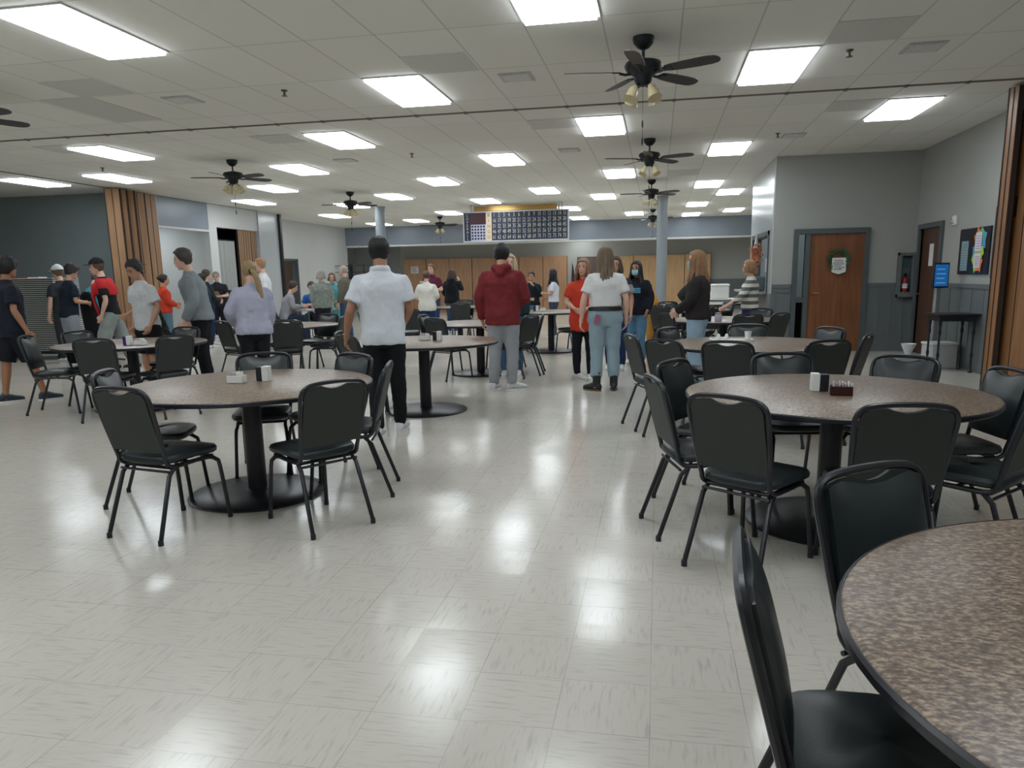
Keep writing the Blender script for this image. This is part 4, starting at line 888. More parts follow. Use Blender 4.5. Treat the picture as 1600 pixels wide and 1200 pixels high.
def person(x, y, rz, h, label, sk='light', hair=('short', (40, 34, 32)), top=((200, 200, 200), .022, 'short', .88), bottom=((40, 42, 50), .018, 'pants'), shoes=(220, 220, 220),
           lean=0, crouch=0, sit=False, arms=(None, None), legs=(None, None), head=(0, 0), face=False, near=False, build=1.0, fem=False, extras=(), footyaw=(0, 0), group=None, sole=(230, 230, 230), topmat=None, botmat=None, sock=None, side=0):
    rz = rz + math.degrees(math.atan2(-x, y))      # heading given relative to straight away from the photographer
    S = h/1.75; vox = .0075 if near else .013; cvox = .013 if near else .018
    dz = (-.33 if sit else 0)-crouch
    def sp(z, cy=0):            # spine position for a standing height z
        k = max(0, (z-.90)/.57); k = min(k, 1.25)
        return Vector((side*k, cy+lean*k**1.15, z+dz-(.25*abs(lean)*k*k if abs(lean) > .12 else 0)))
    shw, hipw = (.165, .168) if fem else (.185, .160)
    shw *= (build+1)/2; hipw *= (build+1)/2 if not fem else build*1.02
    secs = [(.80, hipw*.82, .095, 0), (.86, hipw, .112, 0), (.93, hipw*1.0, .115, -.005), (1.02, hipw*.86*build if not fem else hipw*.78*build, .098*build, .0), (1.10, (.135 if fem else .148)*build, .095*build, .0),
            (1.20, (.142 if fem else .160)*build, .105*build, .0), (1.30, (.150 if fem else .172)*build, .112*build, .0), (1.36, shw*.92, .100, -.005), (1.405, shw*.80, .082, -.01), (1.435, shw*.60, .068, -.012), (1.46, shw*.42, .060, -.012), (1.49, .062, .058, -.008)]
    def ring(c, rx, ry, n=20): return [(c.x+rx*math.cos(2*PI*k/n), c.y+ry*math.sin(2*PI*k/n), c.z) for k in range(n)]
    # joints
    shL, elL, wrL = [None]*2, [None]*2, [None]*2; J = []
    for i, s in enumerate((-1, 1)):
        sh = sp(1.375)+Vector((s*(shw-.008), -.005, 0))
        a = arms[i]
        if a is None: el = Vector((s*(shw+.055), -.02, 1.13)); wr = Vector((s*(shw+.06), .05, .88)); el, wr = sp(el.z)*0.35+Vector((0, 0, 0))+Vector((el.x, el.y+lean*.55, el.z+dz-sp(el.z).z*0.35)), Vector((wr.x, wr.y+lean*.75, wr.z+dz)); el.x = s*(shw+.055)+side; 
        else: el, wr = Vector(a[0])+Vector((0, 0, dz)), Vector(a[1])+Vector((0, 0, dz))
        hip = Vector((s*.088, 0, .90+dz)); L = legs[i]
        if L is None:
            if sit: kn, an = Vector((s*.11, .43, .53)), Vector((s*.12, .44, .085))
            else: kn, an = Vector((s*.095, .02-crouch*.0, .49-crouch*.4)), Vector((s*.10, -.03, .085))
        else: kn, an = Vector(L[0]), Vector(L[1])
        J.append((s, sh, el, wr, hip, kn, an))
    hy, hpz = R(head[0]), R(head[1])
    nb = sp(1.475); hc = nb + Vector((0, .03+lean*.12+.05*math.sin(-hpz), .155))
    HM = Matrix.Translation(hc) @ Matrix.Rotation(hy, 4, 'Z') @ Matrix.Rotation(hpz, 4, 'X')
    T = lambda pts: [Vector(p)*S for p in pts]
    SM = Matrix.Scale(S, 4)
    # body: one continuous surface
    b = MB(); b.rings([ring(sp(z, cy), rx*.91, ry*.90) for z, rx, ry, cy in secs])
    b.tube([nb+Vector((0, -.01, -.05)), nb+Vector((0, -.002, .03)), lerp(nb, hc, .55)+Vector((0, -.012, .0)), hc+Vector((0, -.01, -.04))], [.062, .056, .053, .05], 14)
    hr = []
    for z in [-.118, -.112, -.10, -.085, -.065, -.045, -.02, .01, .035, .06, .08, .095, .107, .115, .1195]:
        r = []
        for k in range(28):
            a = 2*PI*k/28; p = hp(z, a)
            f = max(0, math.cos(a))
            if -.03 < z < .03: p.y -= .007*math.exp(-((abs(math.sin(a))-.38)/.18)**2)*f*(1 if z < .02 else .4)     # eye sockets
            r.append(HM @ p)
        hr.append(r)
    b.rings(hr)
    b.tube([HM @ Vector((0, .086, .018)), HM @ Vector((0, .100, -.012)), HM @ Vector((0, .108, -.032)), HM @ Vector((0, .094, -.042))], [.008, .011, .0135, .009], 8)
    for s in (-1, 1):
        e = MB().ell((s*.078, -.004, -.008), (.009, .018, .030), 8, 6); b.add([HM @ Vector(p) for p in e.v], e.f)
    b.tube([HM @ Vector((-.022, .089, -.066)), HM @ Vector((0, .096, -.067)), HM @ Vector((.022, .089, -.066))], [.005, .009, .005], 8)
    ab = .5+.5*build
    for s, sh, el, wr, hip, kn, an in J:
        b.tube([lerp(sp(1.375), sh, .6), sh, lerp(sh, el, .35), lerp(sh, el, .8), el, lerp(el, wr, .3), lerp(el, wr, .8), wr, wr+(wr-el).normalized()*.03], [.044, .046*ab, .043*ab, .037*ab, .036*ab, .039*ab, .028, .025, .026], 12, smooth=2)
        d = (wr-el).normalized(); inw = Vector((-s, 0.1, 0)); n_ = inw-d*d.dot(inw)
        if n_.length < .2: n_ = Vector((0, 0, -1)) - d*d.dot(Vector((0, 0, -1)))
        n_.normalize(); w_ = n_.cross(d)*(s); 
        if w_.dot(Vector((0, 1, 0))) < 0 and abs(d.z) > .6: w_ = -w_
        b.rings([[wr+d*t_+w_*(rw*math.cos(2*PI*k/12))+n_*(rt_*math.sin(2*PI*k/12)) for k in range(12)] for t_, rw, rt_ in ((.0, .025, .020), (.03, .034, .018), (.06, .040, .016), (.09, .040, .014), (.098, .036, .010))])
        fr = .0088 if near else .0105
        for q, (off, ln) in enumerate(((.030, .072), (.010, .082), (-.010, .076), (-.029, .060))):
            p0 = wr+d*.088+w_*off; spread = w_*(off*.25)
            p1 = p0+d*(ln*.45)+n_*(.010+.004*q)+spread; p2 = p1+d*(ln*.28)+n_*(.018+.003*q); p3 = p2+d*(ln*.16)+n_*(.018)
            b.tube([p0, p1, p2, p3], [fr, fr*.95, fr*.9, fr*.7], 7)
        t0 = wr+d*.03+w_*.028; t1 = t0+d*.030+w_*.024+n_*.008; t2 = t1+d*.032+w_*.006+n_*.012
        b.tube([t0, t1, t2], [.013, .0115, .009], 7)
        b.tube([hip, lerp(hip, kn, .3), lerp(hip, kn, .75), kn, lerp(kn, an, .28), lerp(kn, an, .7), an, an+Vector((0, 0, -.05))], [.082*ab, .082*ab, .060*ab, .054, .056*ab, .040, .036, .036], 14, smooth=2)
    bmm = MB(); bmm.add(T(b.v), b.f)
    P = bmm.build('person', skin(sk)); P.location = (x, y, 0); P.rotation_euler = (0, 0, R(rz)); tag(P, label, 'person', group)
    rm = P.modifiers.new('remesh', 'REMESH'); rm.mode = 'VOXEL'; rm.voxel_size = vox; rm.use_smooth_shade = True
    sm = P.modifiers.new('smooth', 'SMOOTH'); sm.iterations = 2; sm.factor = .4
    def garment(mb, nm, m, wrinkle=.010, v=None):
        g = MB(); g.add(T(mb.v), mb.f); o = g.build(nm, m, P)
        r_ = o.modifiers.new('remesh', 'REMESH'); r_.mode = 'VOXEL'; r_.voxel_size = v or cvox; r_.use_smooth_shade = True
        s_ = o.modifiers.new('smooth', 'SMOOTH'); s_.iterations = 4; s_.factor = .5
        if wrinkle:
            tx_ = bpy.data.textures.get('folds') or bpy.data.textures.new('folds', 'CLOUDS'); tx_.noise_scale = .11
            d_ = o.modifiers.new('folds', 'DISPLACE'); d_.texture = tx_; d_.strength = wrinkle*2; d_.mid_level = .5; d_.texture_coords = 'OBJECT'; d_.texture_coords_object = P
        return o
    # trousers / shorts / skirt
    bc, binf, bst = bottom[:3]; crop_ = bottom[3] if len(bottom) > 3 else 0
    bm_ = botmat or cloth(bc); pw = MB()
    if bst in ('pants', 'shorts', 'jeans', 'wide'):
        rr = [ring(sp(z, cy), rx+binf, ry+binf) for z, rx, ry, cy in secs[:4]]
        if sit: rr = [ring(Vector((0, 0, z+dz)), rx+binf, ry+binf) for z, rx, ry, cy in secs[:4]]
        pw.rings(rr)
        for s, sh, el, wr, hip, kn, an in J:
            if bst == 'shorts': pw.tube([hip, lerp(hip, kn, .4), lerp(hip, kn, .97)], [.092+binf, .094+binf, .080+binf], 16, smooth=2)
            else:
                fl = {'pants': (.062, .056, .052), 'jeans': (.066, .062, .060), 'wide': (.080, .085, .088)}[bst]
                pw.tube([hip, lerp(hip, kn, .3), lerp(hip, kn, .8), kn, lerp(kn, an, .4), lerp(kn, an, .85-crop_*1.6), an+Vector((0, 0, (.0 if bst != 'wide' else -.02)+crop_))], [.088+binf, .086+binf, fl[0]+binf+.004, fl[0]+binf*.8, fl[1]+binf*.8, fl[2]+binf*.6, fl[2]+binf*.5-.004], 16, smooth=2)
        garment(pw, {'shorts': 'shorts', 'jeans': 'jeans', 'wide': 'trousers', 'pants': 'trousers'}[bst], bm_)
    elif bst == 'dress':
        pw.rings([ring(Vector((0, 0, z)), rx, ry) for z, rx, ry in ((.28, .26, .20), (.55, .23, .17), (.80, .195, .135), (.95, .17, .12), (1.08, .145, .11))]); garment(pw, 'skirt', bm_)
    # top
    tc_, tinf, slv, hem = top; tm = topmat or cloth(tc_); tw = MB(); rr = []
    zs = [hem, hem+.04]+[z for z, *_ in secs if z > hem+.06]
    if hem < .80: secs = [(.60, hipw*.95, .105, 0)]+secs
    for z in zs:
        for a_, b_ in zip(secs, secs[1:]):
            if a_[0] <= z <= b_[0]:
                t_ = (z-a_[0])/(b_[0]-a_[0]); rx, ry, cy = [lerp(a_[i], b_[i], t_) for i in (1, 2, 3)]
        ex = tinf*(1 if z < 1.40 else .55 if z < 1.45 else .25)
        if z < 1.12: rx = max(rx, .148*build+.004); ry = max(ry, .105)
        rr.append(ring(sp(z, cy), rx+ex, ry+ex))
    tw.rings(rr)
    for i, (s, sh, el, wr, hip, kn, an) in enumerate(J):
        k = .62 if slv == 'short' else 1.0
        c0 = lerp(sp(1.375), sh, .55)
        if slv == 'short': e_ = lerp(sh, el, .72); tw.tube([c0, sh, lerp(sh, el, .35), e_], [.056, (.056+tinf*.25)*ab, (.052+tinf*.55)*ab, .056*ab+tinf*.8], 14, smooth=2)
        elif slv == 'none': pass
        else:
            w2 = lerp(el, wr, .55 if slv == 'threequarter' else .96)
            tw.tube([c0, sh, lerp(sh, el, .4), el, lerp(el, w2, .5), w2], [.056, (.056+tinf*.3)*ab, .050*ab+tinf*.6, .042+tinf*.7, .040+tinf*.65, .032+tinf*.45], 14, smooth=2)
    if 'hood' in extras:
        c = sp(1.47); tw.tube([c+Vector((-.085, .02, .0)), c+Vector((-.075, -.07, .01)), c+Vector((0, -.115, -.01)), c+Vector((.075, -.07, .01)), c+Vector((.085, .02, 0))], [.035, .045, .058, .045, .035], 12, smooth=3)
        tw.tube([c+Vector((0, -.10, .01)), c+Vector((0, -.13, -.06)), c+Vector((0, -.115, -.12))], [.055, .06, .03], 12, smooth=2)
    if 'collar' in extras:
        c = sp(1.485); tw.rings([ring(c+Vector((0, -.002, .026)), .062, .060), ring(c+Vector((0, -.004, .030)), .072, .070), ring(c+Vector((0, -.010, .0)), .094, .084), ring(c+Vector((0, -.010, -.012)), .080, .072)])
    garment(tw, 'hoodie' if 'hood' in extras else 'polo_shirt' if 'collar' in extras else 'shirt' if slv == 'short' else 'sweater', tm, .010 if tinf < .03 else .014)
    if 'belt' in extras:
        c = sp(1.01); bb = MB(); bb.rings([ring(c+Vector((0, 0, -.020)), hipw*.80*build+.030, .106*build+.022), ring(c+Vector((0, 0, .020)), hipw*.78*build+.028, .104*build+.020)]); g = MB(); g.add(T(bb.v), bb.f); g.build('belt', M_BLACK, P)
    for ex in extras:
        if isinstance(ex, tuple) and ex[0] == 'drape':
            dm = MB(); rr = []
            for z, rx, ry, cy in secs[5:-1]: rr.append(ring(sp(z, cy-.012), rx+tinf+.020, ry+tinf+.022))
            dm.rings(rr); 
            for s, sh, el, wr, hip, kn, an in J: dm.tube([lerp(sp(1.375), sh, .5), sh, lerp(sh, el, .35)], [.066, .074, .070], 12, smooth=2)
            dm.tube([sp(1.38)+Vector((-.10, .12, 0)), sp(1.2)+Vector((-.12, .17, 0)), sp(1.0)+Vector((-.12, .16, 0)), sp(.88)+Vector((-.12, .14, 0))], [.06, .065, .055, .04], 10, smooth=2, flat=.4, side=(1, 0, 0))
            garment(dm, 'jersey', cloth(ex[1]), .012)
    for ex in extras:
        if isinstance(ex, tuple) and ex[0] == 'print':
            q = MB(); c = sp(1.27)
            for zz in (-.03, .0, .03):
                n_p = 8; vs = []
                for k in range(n_p+1):
                    a = R(-32+64*k/n_p); rx, ry = (.150*build+tinf+.006), (.112*build+tinf+.006)
                    for dz_ in (-.012, .012): vs.append((c.x+rx*math.sin(a), c.y+ry*math.cos(a), c.z+zz+dz_))
                    for dz_ in (-.012, .012): vs.append((c.x+(rx-.01)*math.sin(a), c.y+(ry-.01)*math.cos(a), c.z+zz+dz_))
                fs = []
                for k in range(n_p): fs += [(4*k, 4*k+4, 4*k+5, 4*k+1), (4*k+2, 4*k+3, 4*k+7, 4*k+6), (4*k+1, 4*k+5, 4*k+7, 4*k+3), (4*k, 4*k+2, 4*k+6, 4*k+4)]
                q.add(vs, fs)
            g = MB(); g.add(T(q.v), q.f); g.build('chest_print', cloth(ex[1]), P)
    # shoes
    for i, (s, sh, el, wr, hip, kn, an) in enumerate(J):
        fy = R(footyaw[i]); fm = Matrix.Translation((an.x, an.y, an.z-.085)) @ Matrix.Rotation(fy, 4, 'Z')
        rs = []
        for yy, rw, zt in ((-.075, .012, .03), (-.068, .030, .065), (-.04, .038, .105), (.0, .040, .112), (.05, .042, .088), (.10, .047, .068), (.15, .046, .056), (.185, .034, .044), (.20, .012, .03)):
            r = []
            for k in range(16):
                a = 2*PI*k/16; zz = .5*zt+.018+ (.5*zt)*math.sin(a); r.append(fm @ Vector((rw*math.cos(a), yy, max(.018, zz))))
            rs.append(r)
        sm_ = MB().rings(rs)
        if 'boots' in extras: sm_.tube([fm @ Vector((0, -.005, .06)), fm @ Vector((0, -.01, .12)), fm @ Vector((0, -.012, .235))], [.048, .050, .054], 14)
        g = MB(); g.add(T(sm_.v), sm_.f); so = g.build('boot' if 'boots' in extras else 'shoe', mat('shoe_%d_%d_%d' % tuple(shoes), shoes, .5, noise=.15, nscale=30), P)
        sl = MB(); sv = []
        for z0 in (0, .022):
            for k in range(24):
                a = 2*PI*k/24; c, sn = math.cos(a), math.sin(a); sv.append((.049*c*(1-.14*(sn < 0)), .062+.142*sn, z0))
        sl.add([fm @ Vector(p) for p in sv], [tuple(range(23, -1, -1)), tuple(range(24, 48))]+[(k, (k+1) % 24, 24+(k+1) % 24, 24+k) for k in range(24)])
        g = MB(); g.add(T(sl.v), sl.f); g.build('sole', mat('sole_%d_%d_%d' % tuple(sole), sole, .6), so)
        if sock is not None:
            q = MB().tube([an+Vector((0, 0, -.02)), an+Vector((0, 0, .07))], [.046, .047], 12); g = MB(); g.add(T(q.v), q.f); g.build('sock', cloth(sock), P)
    # hair
    hs, hcol = hair[0], hair[1]
    hm = mat('hair_%d_%d_%d' % tuple(hcol), hcol, .5, noise=.35, nscale=26, stretch=(6, 6, 1), bump=.6, bscale=40)
    def low(a):      # lower limit of the hair at angle a (0 = forehead)
        a = abs((a+PI) % (2*PI)-PI)/PI
        pts = [(0, .078), (.22, .072), (.36, .035), (.45, -.018), (.56, -.03), (.72, -.07), (1, -.078)]
        for p, q in zip(pts, pts[1:]):
            if p[0] <= a <= q[0]: return p[1]+(q[1]-p[1])*(a-p[0])/(q[0]-p[0])
        return -.07
    if hs != 'bald':
        vol = {'short': .016, 'buzz': .008, 'messy': .026, 'curly': .030, 'long': .018, 'ponytail': .012, 'bun': .012, 'cap': .012, 'bob': .022}[hs]
        rnd_ = random.Random(hash(label) % 1000 if False else len(label)*7+int(h*100)); hb = MB(); rs = []; n = 36
        for t_ in (-.1, 0, .04, .15, .3, .45, .6, .72, .82, .9, .96, .995):
            r = []
            for k in range(n):
                a = 2*PI*k/n; z0 = low(a); z = z0+(.1185-z0)*max(0, t_)
                inf = -.012 if t_ < 0 else (vol*.35 if t_ == 0 else vol)
                jit = rnd_.uniform(-1, 1)*(.008 if hs in ('messy', 'curly') else .0045) if t_ > 0 else 0
                p = hp(z, a, inf+jit)
                r.append(HM @ p)
            rs.append(r)
        hb.rings(rs)
        L_h = {'long': hair[2] if len(hair) > 2 else .34, 'bob': .12}.get(hs)
        if L_h:
            nst = 15
            for i_ in range(nst):
                u_ = -1+2*i_/(nst-1); ang = PI-u_*R(118); sn, cs = math.sin(ang), math.cos(ang)
                ln = L_h*(1-.16*abs(u_))*(1+rnd_.uniform(-.06, .06)); root = hp(.02, ang, vol*.4); q = [HM @ hp(.06, ang, vol*.2), HM @ root]; rad = [.012, .020]
                base = HM @ root; wv = rnd_.uniform(0, 6)
                for m_i in range(1, 7):
                    t_ = m_i/6; z_ = base.z-ln*t_; drop = 1.475*1+dz
                    fall = .022*t_+(.028*max(0, min(1, (nb.z+.03-z_)/.1)) if z_ < nb.z+.03 else 0)
                    ox = base.x+sn*fall*(.9 if abs(u_) > .6 else .5)+.006*math.sin(wv+5*t_); oy = base.y+cs*fall*1.2+.006*math.cos(wv+4*t_)-lean*.7*t_*ln/.34*.3
                    if abs(u_) > .75: oy += .02*t_
                    q.append(Vector((ox, oy, z_))); rad.append(.023*(1-.55*t_**3))
                hb.tube(q, rad, 9, smooth=2)
        if hs == 'ponytail':
            sx_ = hair[2] if len(hair) > 2 else .03; ln = hair[3] if len(hair) > 3 else .30
            hb.tube([HM @ Vector((0, -.10, .0)), HM @ Vector((sx_*.3, -.135, -.005)), HM @ Vector((sx_, -.15, -.07)), HM @ Vector((sx_*1.5, -.15, -.6*ln)), HM @ Vector((sx_*2, -.135, -ln-.05)), HM @ Vector((sx_*2.2, -.125, -ln-.1))], [.022, .026, .034, .038, .028, .008], 12, smooth=3)
        if hs == 'bun': e = MB().ell((0, -.115, .045), (.045, .04, .042), 12, 8); hb.add([HM @ Vector(p) for p in e.v], e.f)
        g = MB(); g.add(T(hb.v), hb.f); ho = g.build('hair', hm, P)
        if hs == 'ponytail':
            e = MB().tube([HM @ Vector((0, -.108, -.002)), HM @ Vector((0, -.125, -.004))], .028, 12); g = MB(); g.add(T(e.v), e.f); g.build('hair_tie', M_BLACK, ho)
    for ex in extras:
        if isinstance(ex, tuple) and ex[0] == 'cap':
            back = ex[2] if len(ex) > 2 else False; cb = MB(); rs = []
            for t_ in (-.1, 0, .2, .4, .6, .8, .93):
                rs.append([HM @ (hp((.045 if abs(k-15) < 9 else .055)+(.0735*t_ if t_ > 0 else 0), 2*PI*k/30, -.01 if t_ < 0 else .022)+Vector((0, 0, .014*max(0, t_)))) for k in range(30)])
            cb.rings(rs); sg = -1 if back else 1
            cb.add([HM @ Vector((x_, sg*(y_)-.005, z_)) for z_ in (.046, .052) for x_, y_ in ((-.075, .07), (-.07, .13), (-.04, .17), (0, .182), (.04, .17), (.07, .13), (.075, .07))], [(0, 1, 2, 3, 4, 5, 6), (13, 12, 11, 10, 9, 8, 7)]+[(i_, i_+1, i_+8, i_+7) for i_ in range(6)]+[(6, 0, 7, 13)])
            g = MB(); g.add(T(cb.v), cb.f); g.build('cap', cloth(ex[1]), P)
        if ex == 'mask':
            kb = MB(); vs = []; fs = []; nz, na = 7, 13
            for lay in (0, 1):
                for i_ in range(nz):
                    z = -.112+.092*i_/(nz-1)
                    for j_ in range(na):
                        a = R(-78+156*j_/(na-1)); o_ = .005+.004*lay+.016*max(0, math.cos(a))**3*math.sin(PI*i_/(nz-1))**.6; vs.append(HM @ hp(z, a, o_))
            for lay in (0, 1):
                for i_ in range(nz-1):
                    for j_ in range(na-1): q0 = lay*nz*na+i_*na+j_; fs.append((q0, q0+1, q0+na+1, q0+na))
            kb.add(vs, fs); 
            g = MB(); g.add(T(kb.v), kb.f); g.build('face_mask', mat('surgical_mask_blue', (150, 196, 208), .8), P)
            e = MB(); 
            for s in (-1, 1): e.tube([HM @ hp(-.03, s*R(76), .006), HM @ Vector((s*.086, .01, -.005))], .0018, 5)
            g = MB(); g.add(T(e.v), e.f); g.build('ear_loop', M_WHITE, P)
        if ex == 'glasses':
            e = MB()
            for s in (-1, 1):
                e.tube([HM @ Vector((s*.032+.024*math.cos(2*PI*k/12), .103, .012+.018*math.sin(2*PI*k/12))) for k in range(13)], .0022, 5); e.tube([HM @ Vector((s*.056, .10, .015)), HM @ Vector((s*.082, .0, .012))], .002, 5)
            g = MB(); g.add(T(e.v), e.f); g.build('glasses', M_BLACK, P)
        if ex == 'beard':
            kb = MB(); rs = []
            for i_ in range(5):
                z = -.113+.06*i_/4; rs.append([HM @ hp(z, R(-95+190*j_/14), .006) for j_ in range(15)]+[HM @ hp(z, R(95-190*j_/14), -.006) for j_ in range(15)])
            kb.rings(rs); g = MB(); g.add(T(kb.v), kb.f); g.build('beard', hm, P)
    if face:
        e = MB(); bw = MB()
        for s in (-1, 1):
            q = MB().ell((s*.030, .0865, .010), (.0115, .008, .0065), 10, 6); e.add([HM @ Vector(p) for p in q.v], q.f)
            bw.tube([HM @ Vector((s*.015, .095, .030)), HM @ Vector((s*.032, .093, .034)), HM @ Vector((s*.048, .080, .028))], [.003, .004, .002], 6)
        g = MB(); g.add(T(e.v), e.f); g.build('eyes', mat('dark_eyes', (40, 32, 30), .2), P)
        g = MB(); g.add(T(bw.v), bw.f); g.build('eyebrows', hm if hs != 'bald' else mat('brow_brown', (90, 70, 56), .7), P)
        if 'mask' not in extras:
            q = MB().tube([HM @ Vector((-.023, .0905, -.066)), HM @ Vector((0, .0985, -.067)), HM @ Vector((.023, .0905, -.066))], [.003, .0085, .003], 8, smooth=2, flat=.7)
            g = MB(); g.add(T(q.v), q.f); g.build('lips', mat('lip_rose', (176, 104, 98), .5), P)
    P['_S'] = S
    return P, S
def held(P, S, name, mb, m, pos, rot, label, cat):
    o = mb.build(name, m); M = Matrix.Translation(P.location) @ Matrix.Rotation(P.rotation_euler.z, 4, 'Z') @ Matrix.Translation(Vector(pos)*S) @ Euler([R(a) for a in rot]).to_matrix().to_4x4()
    o.location, o.rotation_euler = M.to_translation(), M.to_euler(); tag(o, label, cat); return o
WHT, BLK, NVY = (224, 226, 230), (30, 31, 36), (30, 34, 46)
# 1 man in white polo
person(-2.40, 6.36, -4, 1.77, 'man in white polo and black trousers seen from behind, tallest in the photo', 'brown', ('short', (22, 21, 22)), ((222, 227, 234), .030, 'short', .83), ((22, 23, 28), .012, 'pants'), (226, 226, 226),
       near=True, build=1.10, arms=(((-.27, -.06, 1.13), (-.33, .10, .90)), ((.24, .02, 1.14), (.16, .20, .96))), legs=(((-.09, .02, .48), (-.08, -.10, .085)), ((.11, .05, .49), (.11, .16, .085))), extras=('collar',), footyaw=(-8, -14), head=(-6, 0))
# 2 maroon hoodie
person(-1.88, 9.15, -8, 1.80, 'boy in maroon hoodie and grey sweatpants seen from behind at the centre', 'mid', ('short', (26, 25, 28)), ((122, 44, 48), .046, 'long', .80), ((158, 160, 164), .022, 'pants'), (214, 214, 216),
       near=True, build=1.12, arms=(((-.27, -.01, 1.14), (-.26, .07, .86)), ((.27, .02, 1.14), (.17, .20, 1.02))), extras=('hood',), footyaw=(-10, -62), legs=(((-.10, .02, .49), (-.12, -.02, .085)), ((.11, .02, .49), (.10, .0, .085))))
# 3 white tee woman
person(-.62, 9.22, 4, 1.74, 'woman in white tee, pale jeans and black boots seen from behind', 'fair', ('long', (128, 108, 86), .30), ((226, 226, 226), .026, 'short', 1.035), ((146, 168, 178), .022, 'jeans', .08), (34, 36, 38), near=True, fem=True, build=1.16,
       arms=(((-.26, -.03, 1.13), (-.29, .03, .88)), ((.25, -.03, 1.13), (.26, .06, .88))), extras=('belt', 'boots'), footyaw=(48, -6), sole=(90, 70, 50), legs=(((-.10, .02, .49), (-.11, -.02, .085)), ((.10, .02, .49), (.11, .0, .085))))
P28, S28 = bpy.data.objects['person.002'], 1.74/1.75
held(P28, S28, 'mobile_phone', MB().box((-.030, -.005, -.055), (.030, .005, .055)), mat('pink_phone_case', (168, 92, 122), .4), (-.105, -.156, .895), (10, 18, 0), 'pink-cased phone sticking out of the back pocket of the pale jeans', 'phone')
# 4 far left shorts
person(-7.68, 7.82, -78, 1.74, 'boy in dark tee and black shorts with grey panels at the left edge', 'tan', ('curly', (20, 20, 22)), ((32, 36, 48), .036, 'short', .80), ((26, 28, 36), .020, 'shorts'), (42, 52, 66), near=True, build=1.02,
       legs=(((-.09, -.10, .49), (-.09, -.16, .085)), ((.09, .12, .50), (.10, .22, .085))), arms=(((-.24, .0, 1.13), (-.22, .12, .90)), ((.25, -.02, 1.13), (.27, .08, .88))), head=(30, 0))
# 5 ponytail woman
person(-4.62, 8.05, 10, 1.64, 'woman with long blond ponytail in lavender sweatshirt seen from behind', 'fair', ('ponytail', (168, 144, 104), .05, .30), ((176, 176, 196), .040, 'long', .86), ((24, 24, 30), .010, 'pants'), (200, 200, 200), near=True, fem=True, build=1.1,
       arms=(((-.27, .02, 1.14), (-.20, .22, .98)), ((.215, .0, 1.13), (.20, .14, .92))))
# 6 grey sweatshirt
person(-5.95, 9.05, 82, 1.83, 'tall boy in grey sweatshirt and black trousers facing left', 'fair', ('messy', (74, 66, 58)), ((134, 142, 146), .046, 'long', .88), ((24, 25, 30), .016, 'pants'), (60, 60, 64), near=True, build=1.05, lean=.10,
       arms=(((-.24, .04, 1.12), (-.22, .16, .88)), ((.24, .06, 1.12), (.22, .16, .88))), head=(0, -8), face=True)
# 7 white tee, black shorts
person(-6.66, 8.92, 126, 1.70, 'boy in white tee and black shorts, hand in pocket, looking down', 'mid', ('messy', (36, 34, 36)), ((218, 219, 222), .034, 'short', .82), ((24, 24, 30), .020, 'shorts'), (210, 210, 210), near=True, build=1.05, lean=.05,
       arms=(((-.25, .0, 1.13), (-.20, .10, .90)), ((.25, -.02, 1.13), (.19, .08, .87))), head=(0, -24), face=True)
# 8 backward dark cap
person(-7.32, 9.78, 95, 1.72, 'boy in dark cap and pale grey tee behind the boy in white', 'mid', ('short', (30, 30, 32)), ((150, 156, 166), .030, 'short', .84), ((40, 42, 50), .016, 'pants'), lean=.04, extras=(('cap', (44, 56, 60), True),), head=(0, -10), arms=(((-.24, .04, 1.12), (-.12, .24, 1.0)), None))
# 9 red jersey
person(-8.75, 10.85, 82, 1.80, 'boy in red jersey over black shirt with black cap and pale trousers', 'fair', ('short', (96, 70, 50)), ((26, 27, 32), .030, 'short', .88), ((140, 148, 146), .026, 'wide'), (60, 60, 60), lean=.08, build=1.05,
       legs=(((-.16, .12, .50), (-.22, .20, .085)), ((.12, -.12, .50), (.16, -.26, .085))), arms=(((-.23, .02, 1.12), (-.2, .10, .9)), ((.24, .0, 1.13), (.22, .12, .90))), extras=(('cap', (28, 28, 32)), ('drape', (196, 48, 50))), head=(0, -6), face=True)
# 10 navy tee phone
P3, S3 = person(-9.80, 11.15, -68, 1.74, 'boy in navy tee and grey sweatpants looking at a phone', 'mid', ('curly', (36, 30, 28)), ((30, 38, 52), .032, 'short', .86), ((146, 152, 160), .022, 'pants'), (200, 200, 200), lean=.06, arms=(((-.23, .06, 1.14), (-.06, .30, 1.12)), ((.23, .04, 1.14), (.07, .30, 1.10))), head=(0, -28), face=True)
held(P3, S3, 'mobile_phone', MB().box((-.036, -.075, -.004), (.036, .075, .004)), M_BLACK, (.0, .44, 1.17), (25, 0, 0), 'black phone held by the boy in navy tee', 'phone')
person(-10.61, 11.95, 35, 1.74, 'person in white cap, mostly hidden behind the boy in navy tee', 'fair', ('short', (110, 90, 70)), ((50, 54, 60), .03, 'short', .86), ((60, 60, 66), .02, 'pants'), extras=(('cap', (224, 228, 232)),), head=(10, -6))
person(-11.2, 13.35, -60, 1.64, 'boy in teal tee with brown hair, head bowed behind the phone', 'fair', ('messy', (96, 76, 64)), ((70, 148, 164), .03, 'short', .86), ((150, 150, 158), .02, 'pants'), lean=.12, head=(0, -35), face=True, arms=(((-.22, .1, 1.13), (-.08, .30, 1.05)), ((.22, .1, 1.13), (.08, .30, 1.05))))
person(-9.82, 13.75, -75, 1.57, 'person in orange-red sweater with dark bun and blue jeans at left', 'mid', ('bun', (28, 26, 28)), ((200, 64, 40), .034, 'long', .90), ((92, 120, 134), .016, 'jeans'), fem=True, face=True, arms=(((-.22, .04, 1.14), (-.08, .24, 1.1)), ((.22, .02, 1.14), (.10, .22, 1.05))))
